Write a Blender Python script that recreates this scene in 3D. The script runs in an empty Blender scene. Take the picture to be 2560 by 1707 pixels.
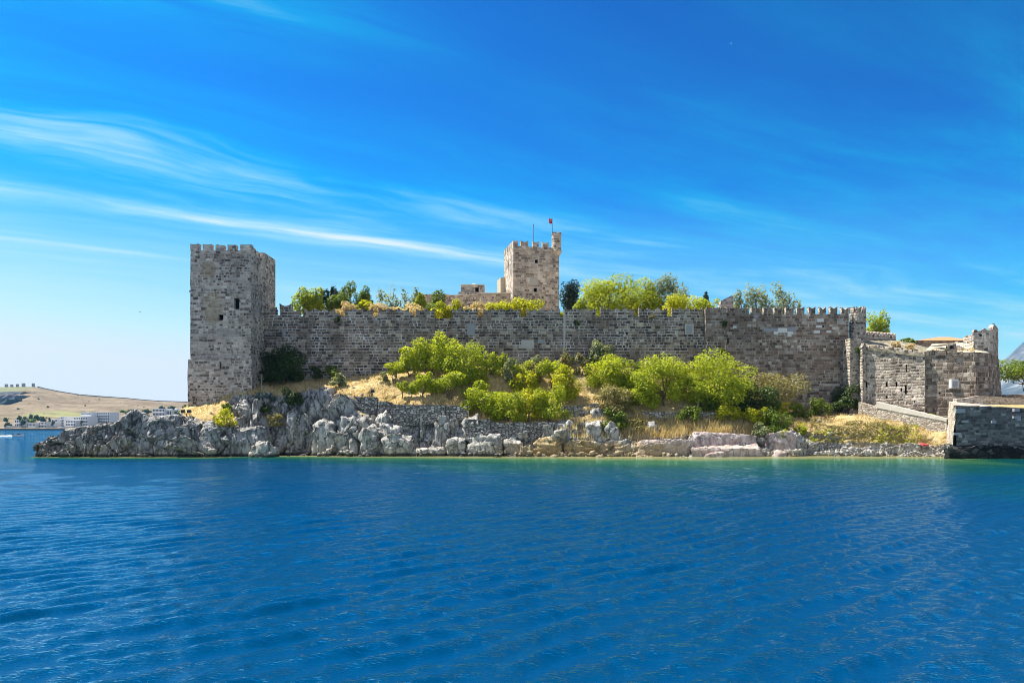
import bpy, bmesh, math, random
import numpy as np
from mathutils import Vector
random.seed(7)
RNG = np.random.default_rng(11)
SC = bpy.context.scene
COL = SC.collection
SC.render.engine = 'CYCLES'

# ------------------------------------------------------------------ camera, sky, sun, exposure
FOC, HOR, MID, CH = 1920.0, 1068.0, 1280.0, 3.4      # focal length and horizon in photo pixels, eye height in metres
cam_d = bpy.data.cameras.new("camera"); cam = bpy.data.objects.new("camera", cam_d); COL.objects.link(cam)
cam.location = (0, 0, CH); cam.rotation_euler = (math.radians(90), 0, 0)
cam_d.sensor_width = 36.0; cam_d.lens = 36.0 * FOC / 2560.0
cam_d.shift_y = (HOR - 853.5) / 2560.0
cam_d.clip_start = 0.5; cam_d.clip_end = 20000.0
SC.camera = cam
SC.cycles.filter_width = 1.0; SC.cycles.use_denoising = True; SC.cycles.sample_clamp_direct = 5.0; SC.cycles.sample_clamp_indirect = 3.0
SC.view_settings.view_transform = 'Standard'; SC.view_settings.look = 'None'
SC.view_settings.exposure = 1.12; SC.view_settings.gamma = 1.0; SC.view_settings.use_curve_mapping = False
SUN_EL, SUN_AZ = math.radians(61), math.radians(-72)   # azimuth measured from +Y towards +X
sun_d = bpy.data.lights.new("sun", 'SUN'); sun = bpy.data.objects.new("sun", sun_d); COL.objects.link(sun)
sun_d.energy = 5.0; sun_d.angle = math.radians(0.53); sun_d.color = (1.0, 0.93, 0.80)
sd = Vector((math.sin(SUN_AZ) * math.cos(SUN_EL), math.cos(SUN_AZ) * math.cos(SUN_EL), math.sin(SUN_EL)))
sun.rotation_euler = sd.to_track_quat('Z', 'Y').to_euler(); sun.location = sd * 200

class NT:
    """small node-tree helper"""
    def __init__(s, nt): s.nt = nt; nt.nodes.clear()
    def n(s, typ, ins=None, **kw):
        nd = s.nt.nodes.new(typ)
        for k, v in kw.items(): setattr(nd, k, v)
        for k, v in (ins or {}).items():
            if isinstance(v, bpy.types.NodeSocket): s.nt.links.new(v, nd.inputs[k])
            else: nd.inputs[k].default_value = v
        return nd
    def l(s, a, b): s.nt.links.new(a, b)
    def m(s, op, a, b=0.0, c=0.0, clamp=False):
        return s.n('ShaderNodeMath', {0: a, 1: b, 2: c}, operation=op, use_clamp=clamp).outputs[0]
    def vm(s, op, a, b=(0, 0, 0)):
        return s.n('ShaderNodeVectorMath', {0: a, 1: b}, operation=op).outputs[0]
    def mr(s, v, a, b, c=0.0, d=1.0, smooth=True):
        return s.n('ShaderNodeMapRange', {0: v, 1: a, 2: b, 3: c, 4: d}, interpolation_type='SMOOTHSTEP' if smooth else 'LINEAR').outputs[0]
    def ramp(s, v, stops, interp='LINEAR'):
        nd = s.n('ShaderNodeValToRGB', {0: v}); cr = nd.color_ramp; cr.interpolation = interp
        while len(cr.elements) < len(stops): cr.elements.new(0.5)
        for e, (p, c) in zip(cr.elements, stops):
            e.position = p; e.color = (*c, 1) if len(c) == 3 else c
        return nd.outputs[0]
    def mix(s, f, a, b, blend='MIX'):
        nd = s.n('ShaderNodeMix', data_type='RGBA', blend_type=blend)
        for i, v in ((0, f), (6, a), (7, b)):
            if isinstance(v, bpy.types.NodeSocket): s.l(v, nd.inputs[i])
            else: nd.inputs[i].default_value = v if i == 0 else ((*v, 1) if len(v) == 3 else v)
        return nd.outputs[2]
    def noise(s, vec, scale, detail=4, rough=0.55, dist=0.0, dim='3D', out=0):
        return s.n('ShaderNodeTexNoise', {'Vector': vec, 'Scale': scale, 'Detail': detail, 'Roughness': rough, 'Distortion': dist}, noise_dimensions=dim).outputs[out]
    def xyz(s, a, b, c=0.0):
        return s.n('ShaderNodeCombineXYZ', {0: a, 1: b, 2: c}).outputs[0]
    def sep(s, v):
        return s.n('ShaderNodeSeparateXYZ', {0: v}).outputs

SKY_K = 0.12
world = bpy.data.worlds.new("World"); SC.world = world; world.use_nodes = True
w = NT(world.node_tree)
sky = w.n('ShaderNodeTexSky', sky_type='NISHITA', sun_disc=False)
sky.sun_elevation = SUN_EL; sky.sun_rotation = SUN_AZ
sky.altitude = 0; sky.air_density = 1.0; sky.dust_density = 0.6; sky.ozone_density = 2.2
dirv = w.n('ShaderNodeTexCoord').outputs['Generated']
dx, dy, dz = w.sep(dirv)
zc = w.m('MAXIMUM', dz, 0.03)
u_ = w.m('DIVIDE', dx, zc); v_ = w.m('DIVIDE', dy, zc)
s_ = w.m('ADD', w.m('MULTIPLY', u_, 0.839), w.m('MULTIPLY', v_, 0.545))       # along the cirrus
c_ = w.m('ADD', w.m('MULTIPLY', u_, -0.545), w.m('MULTIPLY', v_, 0.839))      # across the cirrus
wob = w.noise(w.xyz(w.m('MULTIPLY', s_, 0.5), w.m('MULTIPLY', c_, 0.5)), 1.0, 3)
c2 = w.m('ADD', c_, w.m('MULTIPLY', w.m('SUBTRACT', wob, 0.5), 0.9))
nA = w.noise(w.xyz(w.m('MULTIPLY', s_, 0.45), w.m('MULTIPLY', c2, 1.5)), 1.0, 9, 0.62, 0.5)
nB = w.noise(w.xyz(w.m('MULTIPLY', s_, 0.9), w.m('MULTIPLY', c2, 6.0), 3.0), 1.0, 8, 0.6, 0.3)
band = w.ramp(w.m('DIVIDE', c2, 8.0), [(0.0, (0,)*3), (0.17, (.0,)*3), (0.23, (.60,)*3), (0.28, (.16,)*3), (0.335, (.30,)*3), (0.385, (.85,)*3), (0.44, (.60,)*3), (0.485, (1.0,)*3), (0.515, (.35,)*3), (0.60, (.40,)*3), (0.72, (.30,)*3), (1.0, (.15,)*3)])
fade = w.m('MULTIPLY', w.mr(s_, -3.5, 5.0, 1.0, 0.35), w.m('MAXIMUM', w.mr(c2, 2.0, 2.5), w.mr(s_, 0.35, 1.2, 1.0, 0.12)))
dens = w.m('MULTIPLY', w.m('MULTIPLY', w.mr(nA, 0.20, 0.68), w.mr(nB, 0.25, 0.70, 0.35, 1.0)), w.m('MULTIPLY', band, fade))
KS = SKY_K * 2 ** SC.view_settings.exposure          # a polarised, contrasty sky: deepen the blue, let the horizon go white
hs = w.n('ShaderNodeHueSaturation', {'Hue': 0.5, 'Saturation': 1.25, 'Value': 1.0, 'Fac': 1.0, 'Color': sky.outputs[0]})
nrm = w.vm('MINIMUM', w.vm('MULTIPLY', hs.outputs[0], (.188, .188, .188)), (1.0, 1.0, 1.0))
nC = w.noise(w.xyz(w.m('MULTIPLY', s_, 0.40), w.m('MULTIPLY', c_, 1.6), 4.0), 1.0, 8, .64, .25)
dens2 = w.m('MULTIPLY', w.mr(nC, .36, .78, 0, .46), w.mr(s_, .6, 3.0))
def streak(c0, wd, sa, sb, amp):      # a single long thread of cirrus
    q = w.m('DIVIDE', w.m('SUBTRACT', w.m('ADD', c_, w.m('MULTIPLY', w.m('SUBTRACT', wob, .5), .22)), c0), wd)
    return w.m('MULTIPLY', w.m('MULTIPLY', w.m('EXPONENT', w.m('MULTIPLY', w.m('MULTIPLY', q, q), -1.0)), w.mr(s_, sa, sb, amp, amp * .12)), w.mr(nB, .2, .7, .45, 1.0))
dens2 = w.m('ADD', dens2, w.m('ADD', streak(3.88, .17, .8, 2.8, .32), streak(4.88, .07, .2, 1.4, .35)), clamp=True)
dtot = w.m('ADD', w.m('MULTIPLY', dens, 1.45), dens2, clamp=True)
nrm = w.mix(dtot, nrm, (.97, .985, 1.0))          # thin cloud whitens the sky before the contrast curve
gm = w.vm('MAXIMUM', w.vm('SUBTRACT', w.vm('POWER', nrm, (2.9, 1.95, 2.0)), (.095, .0, .0)), (0, 0, 0))
veil = w.m('MULTIPLY', w.mr(dz, 0.30, 0.0), w.m('SUBTRACT', 0.62, w.m('MULTIPLY', dx, 0.85)), clamp=True)
veil = w.m('ADD', veil, w.m('MULTIPLY', w.mr(dz, .14, 0.0), .45), clamp=True)
gm = w.mix(veil, gm, (.95, .975, 1.0))
cl = w.vm('MULTIPLY', gm, (.95 / KS, .965 / KS, .98 / KS))
# unseen broken cloud added behind the viewer to brighten the shaded walls
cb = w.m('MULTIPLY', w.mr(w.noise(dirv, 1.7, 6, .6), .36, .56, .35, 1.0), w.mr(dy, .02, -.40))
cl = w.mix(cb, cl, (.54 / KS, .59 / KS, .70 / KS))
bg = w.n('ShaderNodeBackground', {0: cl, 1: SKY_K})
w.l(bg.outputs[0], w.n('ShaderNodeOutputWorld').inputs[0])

# ------------------------------------------------------------------ helpers
def WX(px, Y): return (px - MID) / FOC * Y
def WZ(py, Y): return CH + (HOR - py) / FOC * Y
def P3(px, py, Y): return (WX(px, Y), Y, WZ(py, Y))
ORG = {}
def tag(o, label=None, cat=None, group=None, kind=None):
    if label: o["label"] = label
    if cat: o["category"] = cat
    if group: o["group"] = group
    if kind: o["kind"] = kind
    return o
def thing(name, loc, label, cat, group=None, kind=None):
    o = bpy.data.objects.new(name, None); COL.objects.link(o); o.location = loc; o.empty_display_size = 0.3
    ORG[o.name] = np.array(loc, float)
    return tag(o, label, cat, group, kind)

def np_mesh(name, V, Fs, mat=None, parent=None, origin=None, uv=None, attrs=None, smooth=False, face_attrs=None):
    """V (n,3) world coordinates, Fs list of (m,k) int arrays; links ONE object"""
    V = np.asarray(V, float)
    if parent is not None: org = ORG[parent.name]
    elif origin is not None: org = np.array(origin, float)
    else: org = np.array([V[:, 0].mean(), V[:, 1].mean(), V[:, 2].min()])
    me = bpy.data.meshes.new(name)
    me.vertices.add(len(V)); me.vertices.foreach_set("co", (V - org).astype(np.float32).ravel())
    loops = np.concatenate([np.asarray(f).ravel() for f in Fs]).astype(np.int32)
    cnt = np.concatenate([np.full(len(f), np.asarray(f).shape[1]) for f in Fs]).astype(np.int32)
    st = np.concatenate([[0], np.cumsum(cnt)[:-1]]).astype(np.int32)
    me.loops.add(len(loops)); me.loops.foreach_set("vertex_index", loops)
    me.polygons.add(len(cnt)); me.polygons.foreach_set("loop_start", st)
    if smooth: me.polygons.foreach_set("use_smooth", np.ones(len(cnt), dtype=bool))
    me.update(calc_edges=True)
    if uv is not None:
        l = me.uv_layers.new(name="UVMap"); l.data.foreach_set("uv", np.asarray(uv, np.float32).ravel())
    for k, a in (attrs or {}).items():
        at = me.attributes.new(k, 'FLOAT', 'POINT'); at.data.foreach_set("value", np.asarray(a, np.float32))
    for k, a in (face_attrs or {}).items():
        at = me.attributes.new(k, 'FLOAT', 'FACE'); at.data.foreach_set("value", np.asarray(a, np.float32))
    me.validate()
    o = bpy.data.objects.new(name, me); COL.objects.link(o)
    if mat: me.materials.append(mat)
    if parent is not None: o.parent = parent
    else: o.location = org
    ORG[o.name] = org
    return o

class MB:
    """collects polygons in world coordinates; build() links them as one mesh object"""
    def __init__(s): s.v = []; s.f = []; s.uv = {}
    def poly(s, pts, uv=None):
        b = len(s.v); s.v += [tuple(p) for p in pts]; s.f.append(list(range(b, b + len(pts))))
        if uv: s.uv[len(s.f) - 1] = uv
    def hexa(s, p):          # p: 4 bottom (ccw), 4 top
        for q in ((3, 2, 1, 0), (4, 5, 6, 7), (0, 1, 5, 4), (1, 2, 6, 5), (2, 3, 7, 6), (3, 0, 4, 7)): s.poly([p[i] for i in q])
    def box(s, x0, x1, y0, y1, z0, z1):
        s.hexa([(x0, y0, z0), (x1, y0, z0), (x1, y1, z0), (x0, y1, z0), (x0, y0, z1), (x1, y0, z1), (x1, y1, z1), (x0, y1, z1)])
    def prism(s, A, u, n, pts, depth):
        """pts (s,z) profile in the plane through A=(x,y) along u; extruded by depth along -n (n outward)"""
        f = [(A[0] + u[0] * a, A[1] + u[1] * a, z) for a, z in pts]
        b = [(x - n[0] * depth, y - n[1] * depth, z) for x, y, z in f]
        s.poly(f); s.poly(b[::-1])
        for i in range(len(f)):
            j = (i + 1) % len(f); s.poly([f[i], b[i], b[j], f[j]])
    def tube(s, pts, rad, n=6):
        pts = [Vector(p) for p in pts]; rings = []
        for i, p in enumerate(pts):
            d = (pts[min(i + 1, len(pts) - 1)] - pts[max(i - 1, 0)]).normalized()
            a = d.orthogonal().normalized(); b = d.cross(a)
            rings.append([p + (a * math.cos(t) + b * math.sin(t)) * rad[i] for t in [2 * math.pi * k / n for k in range(n)]])
        for r0, r1 in zip(rings, rings[1:]):
            for k in range(n): s.poly([r0[k], r0[(k + 1) % n], r1[(k + 1) % n], r1[k]])
        s.poly(rings[0][::-1]); s.poly(rings[-1])
    def cyl(s, cx, cy, prof, n=20, a0=0.0, a1=2 * math.pi, cap=True):
        """lathe: prof list of (r, z)"""
        for (r0, z0), (r1, z1) in zip(prof, prof[1:]):
            for k in range(n):
                t0 = a0 + (a1 - a0) * k / n; t1 = a0 + (a1 - a0) * (k + 1) / n; R = max(r0, r1)
                q = [(cx + r0 * math.cos(t0), cy + r0 * math.sin(t0), z0), (cx + r0 * math.cos(t1), cy + r0 * math.sin(t1), z0), (cx + r1 * math.cos(t1), cy + r1 * math.sin(t1), z1), (cx + r1 * math.cos(t0), cy + r1 * math.sin(t0), z1)]
                s.poly(q, [(t0 * R, z0), (t1 * R, z0), (t1 * R, z1), (t0 * R, z1)])
        if cap:
            r, z = prof[-1]; s.poly([(cx + r * math.cos(2 * math.pi * k / n), cy + r * math.sin(2 * math.pi * k / n), z) for k in range(n)])
    def build(s, name, mat, parent=None, origin=None, smooth=False, weld=False, rough=None):
        me = bpy.data.meshes.new(name)
        V = np.array(s.v, float)
        if parent is not None: org = ORG[parent.name]
        elif origin is not None: org = np.array(origin, float)
        else: org = np.array([V[:, 0].mean(), V[:, 1].mean(), V[:, 2].min()])
        me.from_pydata((V - org).tolist(), [], s.f)
        uvl = me.uv_layers.new(name="UVMap")
        for p in me.polygons:
            ex = s.uv.get(p.index); n = p.normal
            for k, li in enumerate(p.loop_indices):
                x, y, z = V[me.loops[li].vertex_index]
                if ex: uvl.data[li].uv = ex[k]
                elif abs(n.z) > 0.8: uvl.data[li].uv = (x, y)
                else:
                    h = math.hypot(n.x, n.y); uvl.data[li].uv = ((-n.y * x + n.x * y) / h, z)
            p.use_smooth = smooth
        if weld or rough:
            bm = bmesh.new(); bm.from_mesh(me); bmesh.ops.remove_doubles(bm, verts=bm.verts, dist=0.001)
            if rough:      # weathered edges: refine, then jitter the corners
                cell, amp = rough
                for _ in range(6):
                    es = [e for e in bm.edges if e.calc_length() > cell * 1.5]
                    if not es: break
                    bmesh.ops.subdivide_edges(bm, edges=es, cuts=1, use_grid_fill=True)
                bmesh.ops.triangulate(bm, faces=[f for f in bm.faces if len(f.verts) > 4])
                co = np.array([v.co for v in bm.verts]) + org
                d = (np.stack([fbm(co * 1.1 + 7.3 * k, 3, 40 + k) for k in range(3)], 1) - 0.5) * 2 * amp
                for v, q in zip(bm.verts, d): v.co += Vector(q)
            bm.to_mesh(me); bm.free()
        me.materials.append(mat)
        o = bpy.data.objects.new(name, me); COL.objects.link(o)
        if parent is not None: o.parent = parent
        else: o.location = org
        ORG[o.name] = org
        return o

# numpy noise
def _h(ix, iy, iz, s):
    with np.errstate(over='ignore'):
        a = (ix.astype(np.int64).astype(np.uint32) * np.uint32(73856093)) ^ (iy.astype(np.int64).astype(np.uint32) * np.uint32(19349663)) ^ (iz.astype(np.int64).astype(np.uint32) * np.uint32(83492791)) ^ np.uint32((s * 2654435761) & 0xffffffff)
        a ^= a >> np.uint32(13); a *= np.uint32(0x5bd1e995); a ^= a >> np.uint32(15); a *= np.uint32(0x27d4eb2d); a ^= a >> np.uint32(13)
    return a.astype(np.float64) / 4294967296.0
def vnoise(P, s=0):
    i = np.floor(P); f = P - i; f = f * f * (3 - 2 * f); r = 0
    for a in (0, 1):
        for b in (0, 1):
            for c in (0, 1):
                r = r + _h(i[:, 0] + a, i[:, 1] + b, i[:, 2] + c, s) * (f[:, 0] if a else 1 - f[:, 0]) * (f[:, 1] if b else 1 - f[:, 1]) * (f[:, 2] if c else 1 - f[:, 2])
    return r
def fbm(P, o=4, s=0):
    P = np.asarray(P, float); r = 0; a = 0.5; t = 0
    for k in range(o):
        r = r + a * vnoise(P * 2 ** k + 13.7 * k, s + k); t += a; a *= 0.5
    return r / t
def cells(P, s=0):
    """worley: returns F1, F2, cell random, tilted-facet value"""
    i = np.floor(P); n = len(P)
    f1 = np.full(n, 9.0); f2 = np.full(n, 9.0); rnd = np.zeros(n); tilt = np.zeros(n)
    for a in (-1, 0, 1):
        for b in (-1, 0, 1):
            for c in (-1, 0, 1):
                j0, j1, j2 = i[:, 0] + a, i[:, 1] + b, i[:, 2] + c
                h = [_h(j0, j1, j2, s + k) for k in range(6)]
                D = [P[:, 0] - j0 - .1 - .8 * h[0], P[:, 1] - j1 - .1 - .8 * h[1], P[:, 2] - j2 - .1 - .8 * h[2]]
                d = np.sqrt(D[0] ** 2 + D[1] ** 2 + D[2] ** 2)
                near = d < f1
                f2 = np.where(near, f1, np.minimum(f2, d)); f1 = np.where(near, d, f1)
                rnd = np.where(near, h[3], rnd)
                tilt = np.where(near, (h[4] - .5) * D[0] + (h[5] - .5) * D[1] + (h[3] - .5) * D[2], tilt)
    return f1, f2, rnd, tilt
def rockdisp(P, sc=(1.7, 1.7, 1.7), amp=0.5, s=0, fine=1.0):
    """angular, cracked rock: three generations of tilted facets with open joints"""
    P = np.asarray(P, float); sc = np.array(sc)
    W = P + (np.stack([fbm(P * .8 + 31 * k, 3, s + 50 + k) for k in range(3)], 1) - .5) * .9
    out = .5 * (fbm(P * .45, 3, s + 99) - .5) * 1.6
    for k, (q, g0, w_) in enumerate(((1.0, .07, 1.5), (2.5, .10, .24), (6.0, .14, .06))):
        f1, f2, r, t = cells(W / sc * q + 5 * k, s + 9 * k)
        g = np.clip((f2 - f1) / g0, 0, 1); g = g * g * (3 - 2 * g)
        out = out + w_ * (((r - .5) * .9 + t * 2.6) * (.35 + .65 * g) - (1 - g) * .8)
    return amp * (out + fine * .35 * (fbm(P * 4.0, 3, s + 77) - .5))
# ------------------------------------------------------------------ materials
def new_mat(name):
    m = bpy.data.materials.new(name); m.use_nodes = True
    return m, NT(m.node_tree)
def finish(t, col, rough=0.9, bump=None, bstr=0.5, bdist=0.05, spec=0.25):
    b = t.n('ShaderNodeBsdfPrincipled', {'Base Color': col, 'Roughness': rough, 'Specular IOR Level': spec})
    if bump is not None:
        bn = t.n('ShaderNodeBump', {'Strength': bstr, 'Distance': bdist, 'Height': bump}); t.l(bn.outputs[0], b.inputs['Normal'])
    t.l(b.outputs[0], t.n('ShaderNodeOutputMaterial').inputs[0])
    return b
def plain(name, col, rough=0.8, var=0.15, scale=3.0, metal=0.0):
    m, t = new_mat(name)
    p = t.n('ShaderNodeTexCoord').outputs['Object']
    n = t.noise(p, scale, 5)
    c = t.mix(n, tuple(x * (1 - var) for x in col), tuple(min(1, x * (1 + var)) for x in col))
    b = finish(t, c, rough, n, 0.2, 0.02); b.inputs['Metallic'].default_value = metal
    return m

def masonry(name, h, wd, mort, stops, mcol, mvis=(0.35, 0.6), irregular=0.15, patches=(), stain=(0.55, 1.15), bd=0.06, lichen=None):
    """coursed stone; h course height, wd mean stone width. patches: (u, z, ru, rz, colour) worn plaster / rebuilt areas"""
    m, t = new_mat(name)
    uv = t.n('ShaderNodeUVMap', uv_map="UVMap").outputs[0]
    d0 = t.noise(uv, 0.9, 3, out=1); ds = t.sep(d0)
    u, v, _ = t.sep(uv)
    d1 = t.noise(uv, 5.0, 2, out=1); dss = t.sep(d1)
    u = t.m('ADD', u, t.m('MULTIPLY', t.m('SUBTRACT', dss[0], .5), irregular))
    v1 = t.m('ADD', v, t.m('MULTIPLY', t.m('SUBTRACT', ds[1], .5), irregular * 1.2))
    v1 = t.m('ADD', v1, t.m('MULTIPLY', t.m('SUBTRACT', dss[1], .5), irregular * .45))
    vw = t.noise(t.xyz(3.3, t.m('MULTIPLY', v, 1.0)), 1.0, 2)          # courses of unequal height
    v1 = t.m('ADD', v1, t.m('MULTIPLY', vw, 0.9 * h))
    vr = t.m('DIVIDE', v1, h)
    row = t.m('FLOOR', vr); fv = t.m('FRACT', vr)
    r1 = t.n('ShaderNodeTexWhiteNoise', {'W': row}, noise_dimensions='1D').outputs[0]
    r2 = t.n('ShaderNodeTexWhiteNoise', {'W': t.m('ADD', row, 77.3)}, noise_dimensions='1D').outputs[0]
    wr = t.m('MULTIPLY', t.m('ADD', t.m('MULTIPLY', r1, 0.8), 0.6), wd)
    uw = t.m('ADD', t.m('DIVIDE', u, wr), t.m('MULTIPLY', r2, 50.0))
    jn = t.noise(t.xyz(t.m('MULTIPLY', uw, 0.9), t.m('MULTIPLY', row, 3.17)), 1.0, 1)
    uw = t.m('ADD', uw, t.m('MULTIPLY', t.m('SUBTRACT', jn, .5), 1.5))
    cell = t.m('FLOOR', uw); fu = t.m('FRACT', uw)
    du = t.m('MULTIPLY', t.m('MINIMUM', fu, t.m('SUBTRACT', 1.0, fu)), wr)
    dv = t.m('MULTIPLY', t.m('MINIMUM', fv, t.m('SUBTRACT', 1.0, fv)), h)
    d = t.m('MINIMUM', du, dv)
    wn = t.n('ShaderNodeTexWhiteNoise', {'Vector': t.xyz(cell, row)}, noise_dimensions='2D')
    c = t.ramp(wn.outputs[0], stops)
    fine = t.noise(uv, 9.0, 6, 0.65)
    c = t.mix(1.0, c, t.ramp(fine, [(0.3, (.62,) * 3), (0.7, (1.35,) * 3)]), 'MULTIPLY')
    big = t.noise(uv, 0.22, 5, 0.6)
    big2 = t.noise(t.vm('ADD', uv, (31, 17, 0)), 0.45, 5, 0.65)
    mv = t.mr(big2, mvis[0], mvis[1], 0.25, 1.0)
    # patches of repair: areas of other stone
    vp = t.n('ShaderNodeTexVoronoi', {'Vector': t.vm('ADD', t.vm('MULTIPLY', uv, (.16, .30, 1)), t.vm('MULTIPLY', t.noise(uv, .7, 4, .6, out=1), (.5, .5, 0))), 'Scale': 1.0}, voronoi_dimensions='2D')
    c = t.mix(1.0, c, t.ramp(t.sep(vp.outputs['Color'])[0], [(0, (.82, .82, .83)), (.35, (.96, .95, .94)), (.7, (1.04, 1.02, .99)), (1, (1.18, 1.15, 1.10))]), 'MULTIPLY')
    mo = t.m('MULTIPLY', t.mr(t.m('ADD', d, t.m('MULTIPLY', t.m('SUBTRACT', fine, .5), mort * .9)), mort * .45, mort, 1.0, 0.0), mv)
    c = t.mix(mo, c, mcol)
    for (pu, pz, ru, rz, pc) in patches:
        e = t.m('ADD', t.m('POWER', t.m('ABSOLUTE', t.m('DIVIDE', t.m('SUBTRACT', u, pu), ru)), 2.5), t.m('POWER', t.m('ABSOLUTE', t.m('DIVIDE', t.m('SUBTRACT', v, pz), rz)), 2.5))
        e = t.m('ADD', e, t.m('MULTIPLY', t.m('SUBTRACT', t.noise(uv, 1.6, 5, .7), .5), 1.8))
        pm = t.mr(e, 0.3, 1.3, 0.6, 0.0)
        pcol = t.mix(t.noise(uv, 4.0, 4), tuple(x * .75 for x in pc), pc)
        c = t.mix(pm, c, pcol)
    # damp streaks and general weathering
    st = t.noise(t.xyz(t.m('MULTIPLY', u, 1.1), t.m('MULTIPLY', v, 0.12), 5.0), 1.0, 5, .6)
    c = t.mix(1.0, c, t.ramp(t.m('ADD', t.m('MULTIPLY', big, .6), t.m('MULTIPLY', st, .4)), [(0.36, (stain[0],) * 3), (0.62, (stain[1],) * 3)]), 'MULTIPLY')
    if lichen: c = t.mix(t.mr(t.noise(uv, 1.3, 6, .7), .60, .72, 0, .6), c, lichen)
    hgt = t.m('ADD', t.mr(d, 0, mort * 1.6), t.m('ADD', t.m('MULTIPLY', fine, .35), t.m('MULTIPLY', wn.outputs[0], .7)))
    finish(t, c, 0.92, hgt, 0.9, bd)
    return m

def rubble(name, sc, stops, mcol, mort=0.12, bd=0.07, wet=False, patches=()):
    """small uncoursed stones"""
    m, t = new_mat(name)
    uv = t.n('ShaderNodeUVMap', uv_map="UVMap").outputs[0]
    u, v, _ = t.sep(uv)
    dn = t.noise(uv, 2.0, 3, out=1)
    q = t.vm('ADD', t.vm('MULTIPLY', uv, (1 / sc[0], 1 / sc[1], 1)), t.vm('MULTIPLY', t.vm('SUBTRACT', dn, (.5, .5, .5)), (.8, .5, 0)))
    vo = t.n('ShaderNodeTexVoronoi', {'Vector': q, 'Scale': 1.0, 'Randomness': 0.85}, voronoi_dimensions='2D')
    ve = t.n('ShaderNodeTexVoronoi', {'Vector': q, 'Scale': 1.0, 'Randomness': 0.85}, voronoi_dimensions='2D', feature='DISTANCE_TO_EDGE')
    rr = t.sep(vo.outputs['Color'])[0]
    c = t.ramp(rr, stops)
    fine = t.noise(uv, 9.0, 6, .65)
    c = t.mix(1.0, c, t.ramp(fine, [(.3, (.65,) * 3), (.7, (1.3,) * 3)]), 'MULTIPLY')
    c = t.mix(t.mr(ve.outputs[0], mort * .4, mort, 1, 0), c, mcol)
    for (pu, pz, ru, rz, pc) in patches:
        e = t.m('ADD', t.m('POWER', t.m('ABSOLUTE', t.m('DIVIDE', t.m('SUBTRACT', u, pu), ru)), 2.5), t.m('POWER', t.m('ABSOLUTE', t.m('DIVIDE', t.m('SUBTRACT', v, pz), rz)), 2.5))
        e = t.m('ADD', e, t.m('MULTIPLY', t.m('SUBTRACT', t.noise(uv, 1.6, 5, .7), .5), 1.6))
        c = t.mix(t.mr(e, 0.7, 1.1, 0.85, 0.0), c, t.mix(t.noise(uv, 4.0, 4), tuple(x * .7 for x in pc), pc))
    big = t.noise(uv, 0.3, 5, .6)
    c = t.mix(1.0, c, t.ramp(big, [(.35, (.75,) * 3), (.65, (1.15,) * 3)]), 'MULTIPLY')
    if wet:
        c = t.mix(t.mr(t.m('ADD', v, t.m('MULTIPLY', t.m('SUBTRACT', big, .5), 1.2)), 0.2, 1.3, .85, 0), c, (.012, .013, .012))
    hgt = t.m('ADD', t.mr(ve.outputs[0], 0, mort * 2), t.m('ADD', t.m('MULTIPLY', fine, .4), t.m('MULTIPLY', rr, .6)))
    finish(t, c, .92, hgt, 0.9, bd)
    return m

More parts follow.
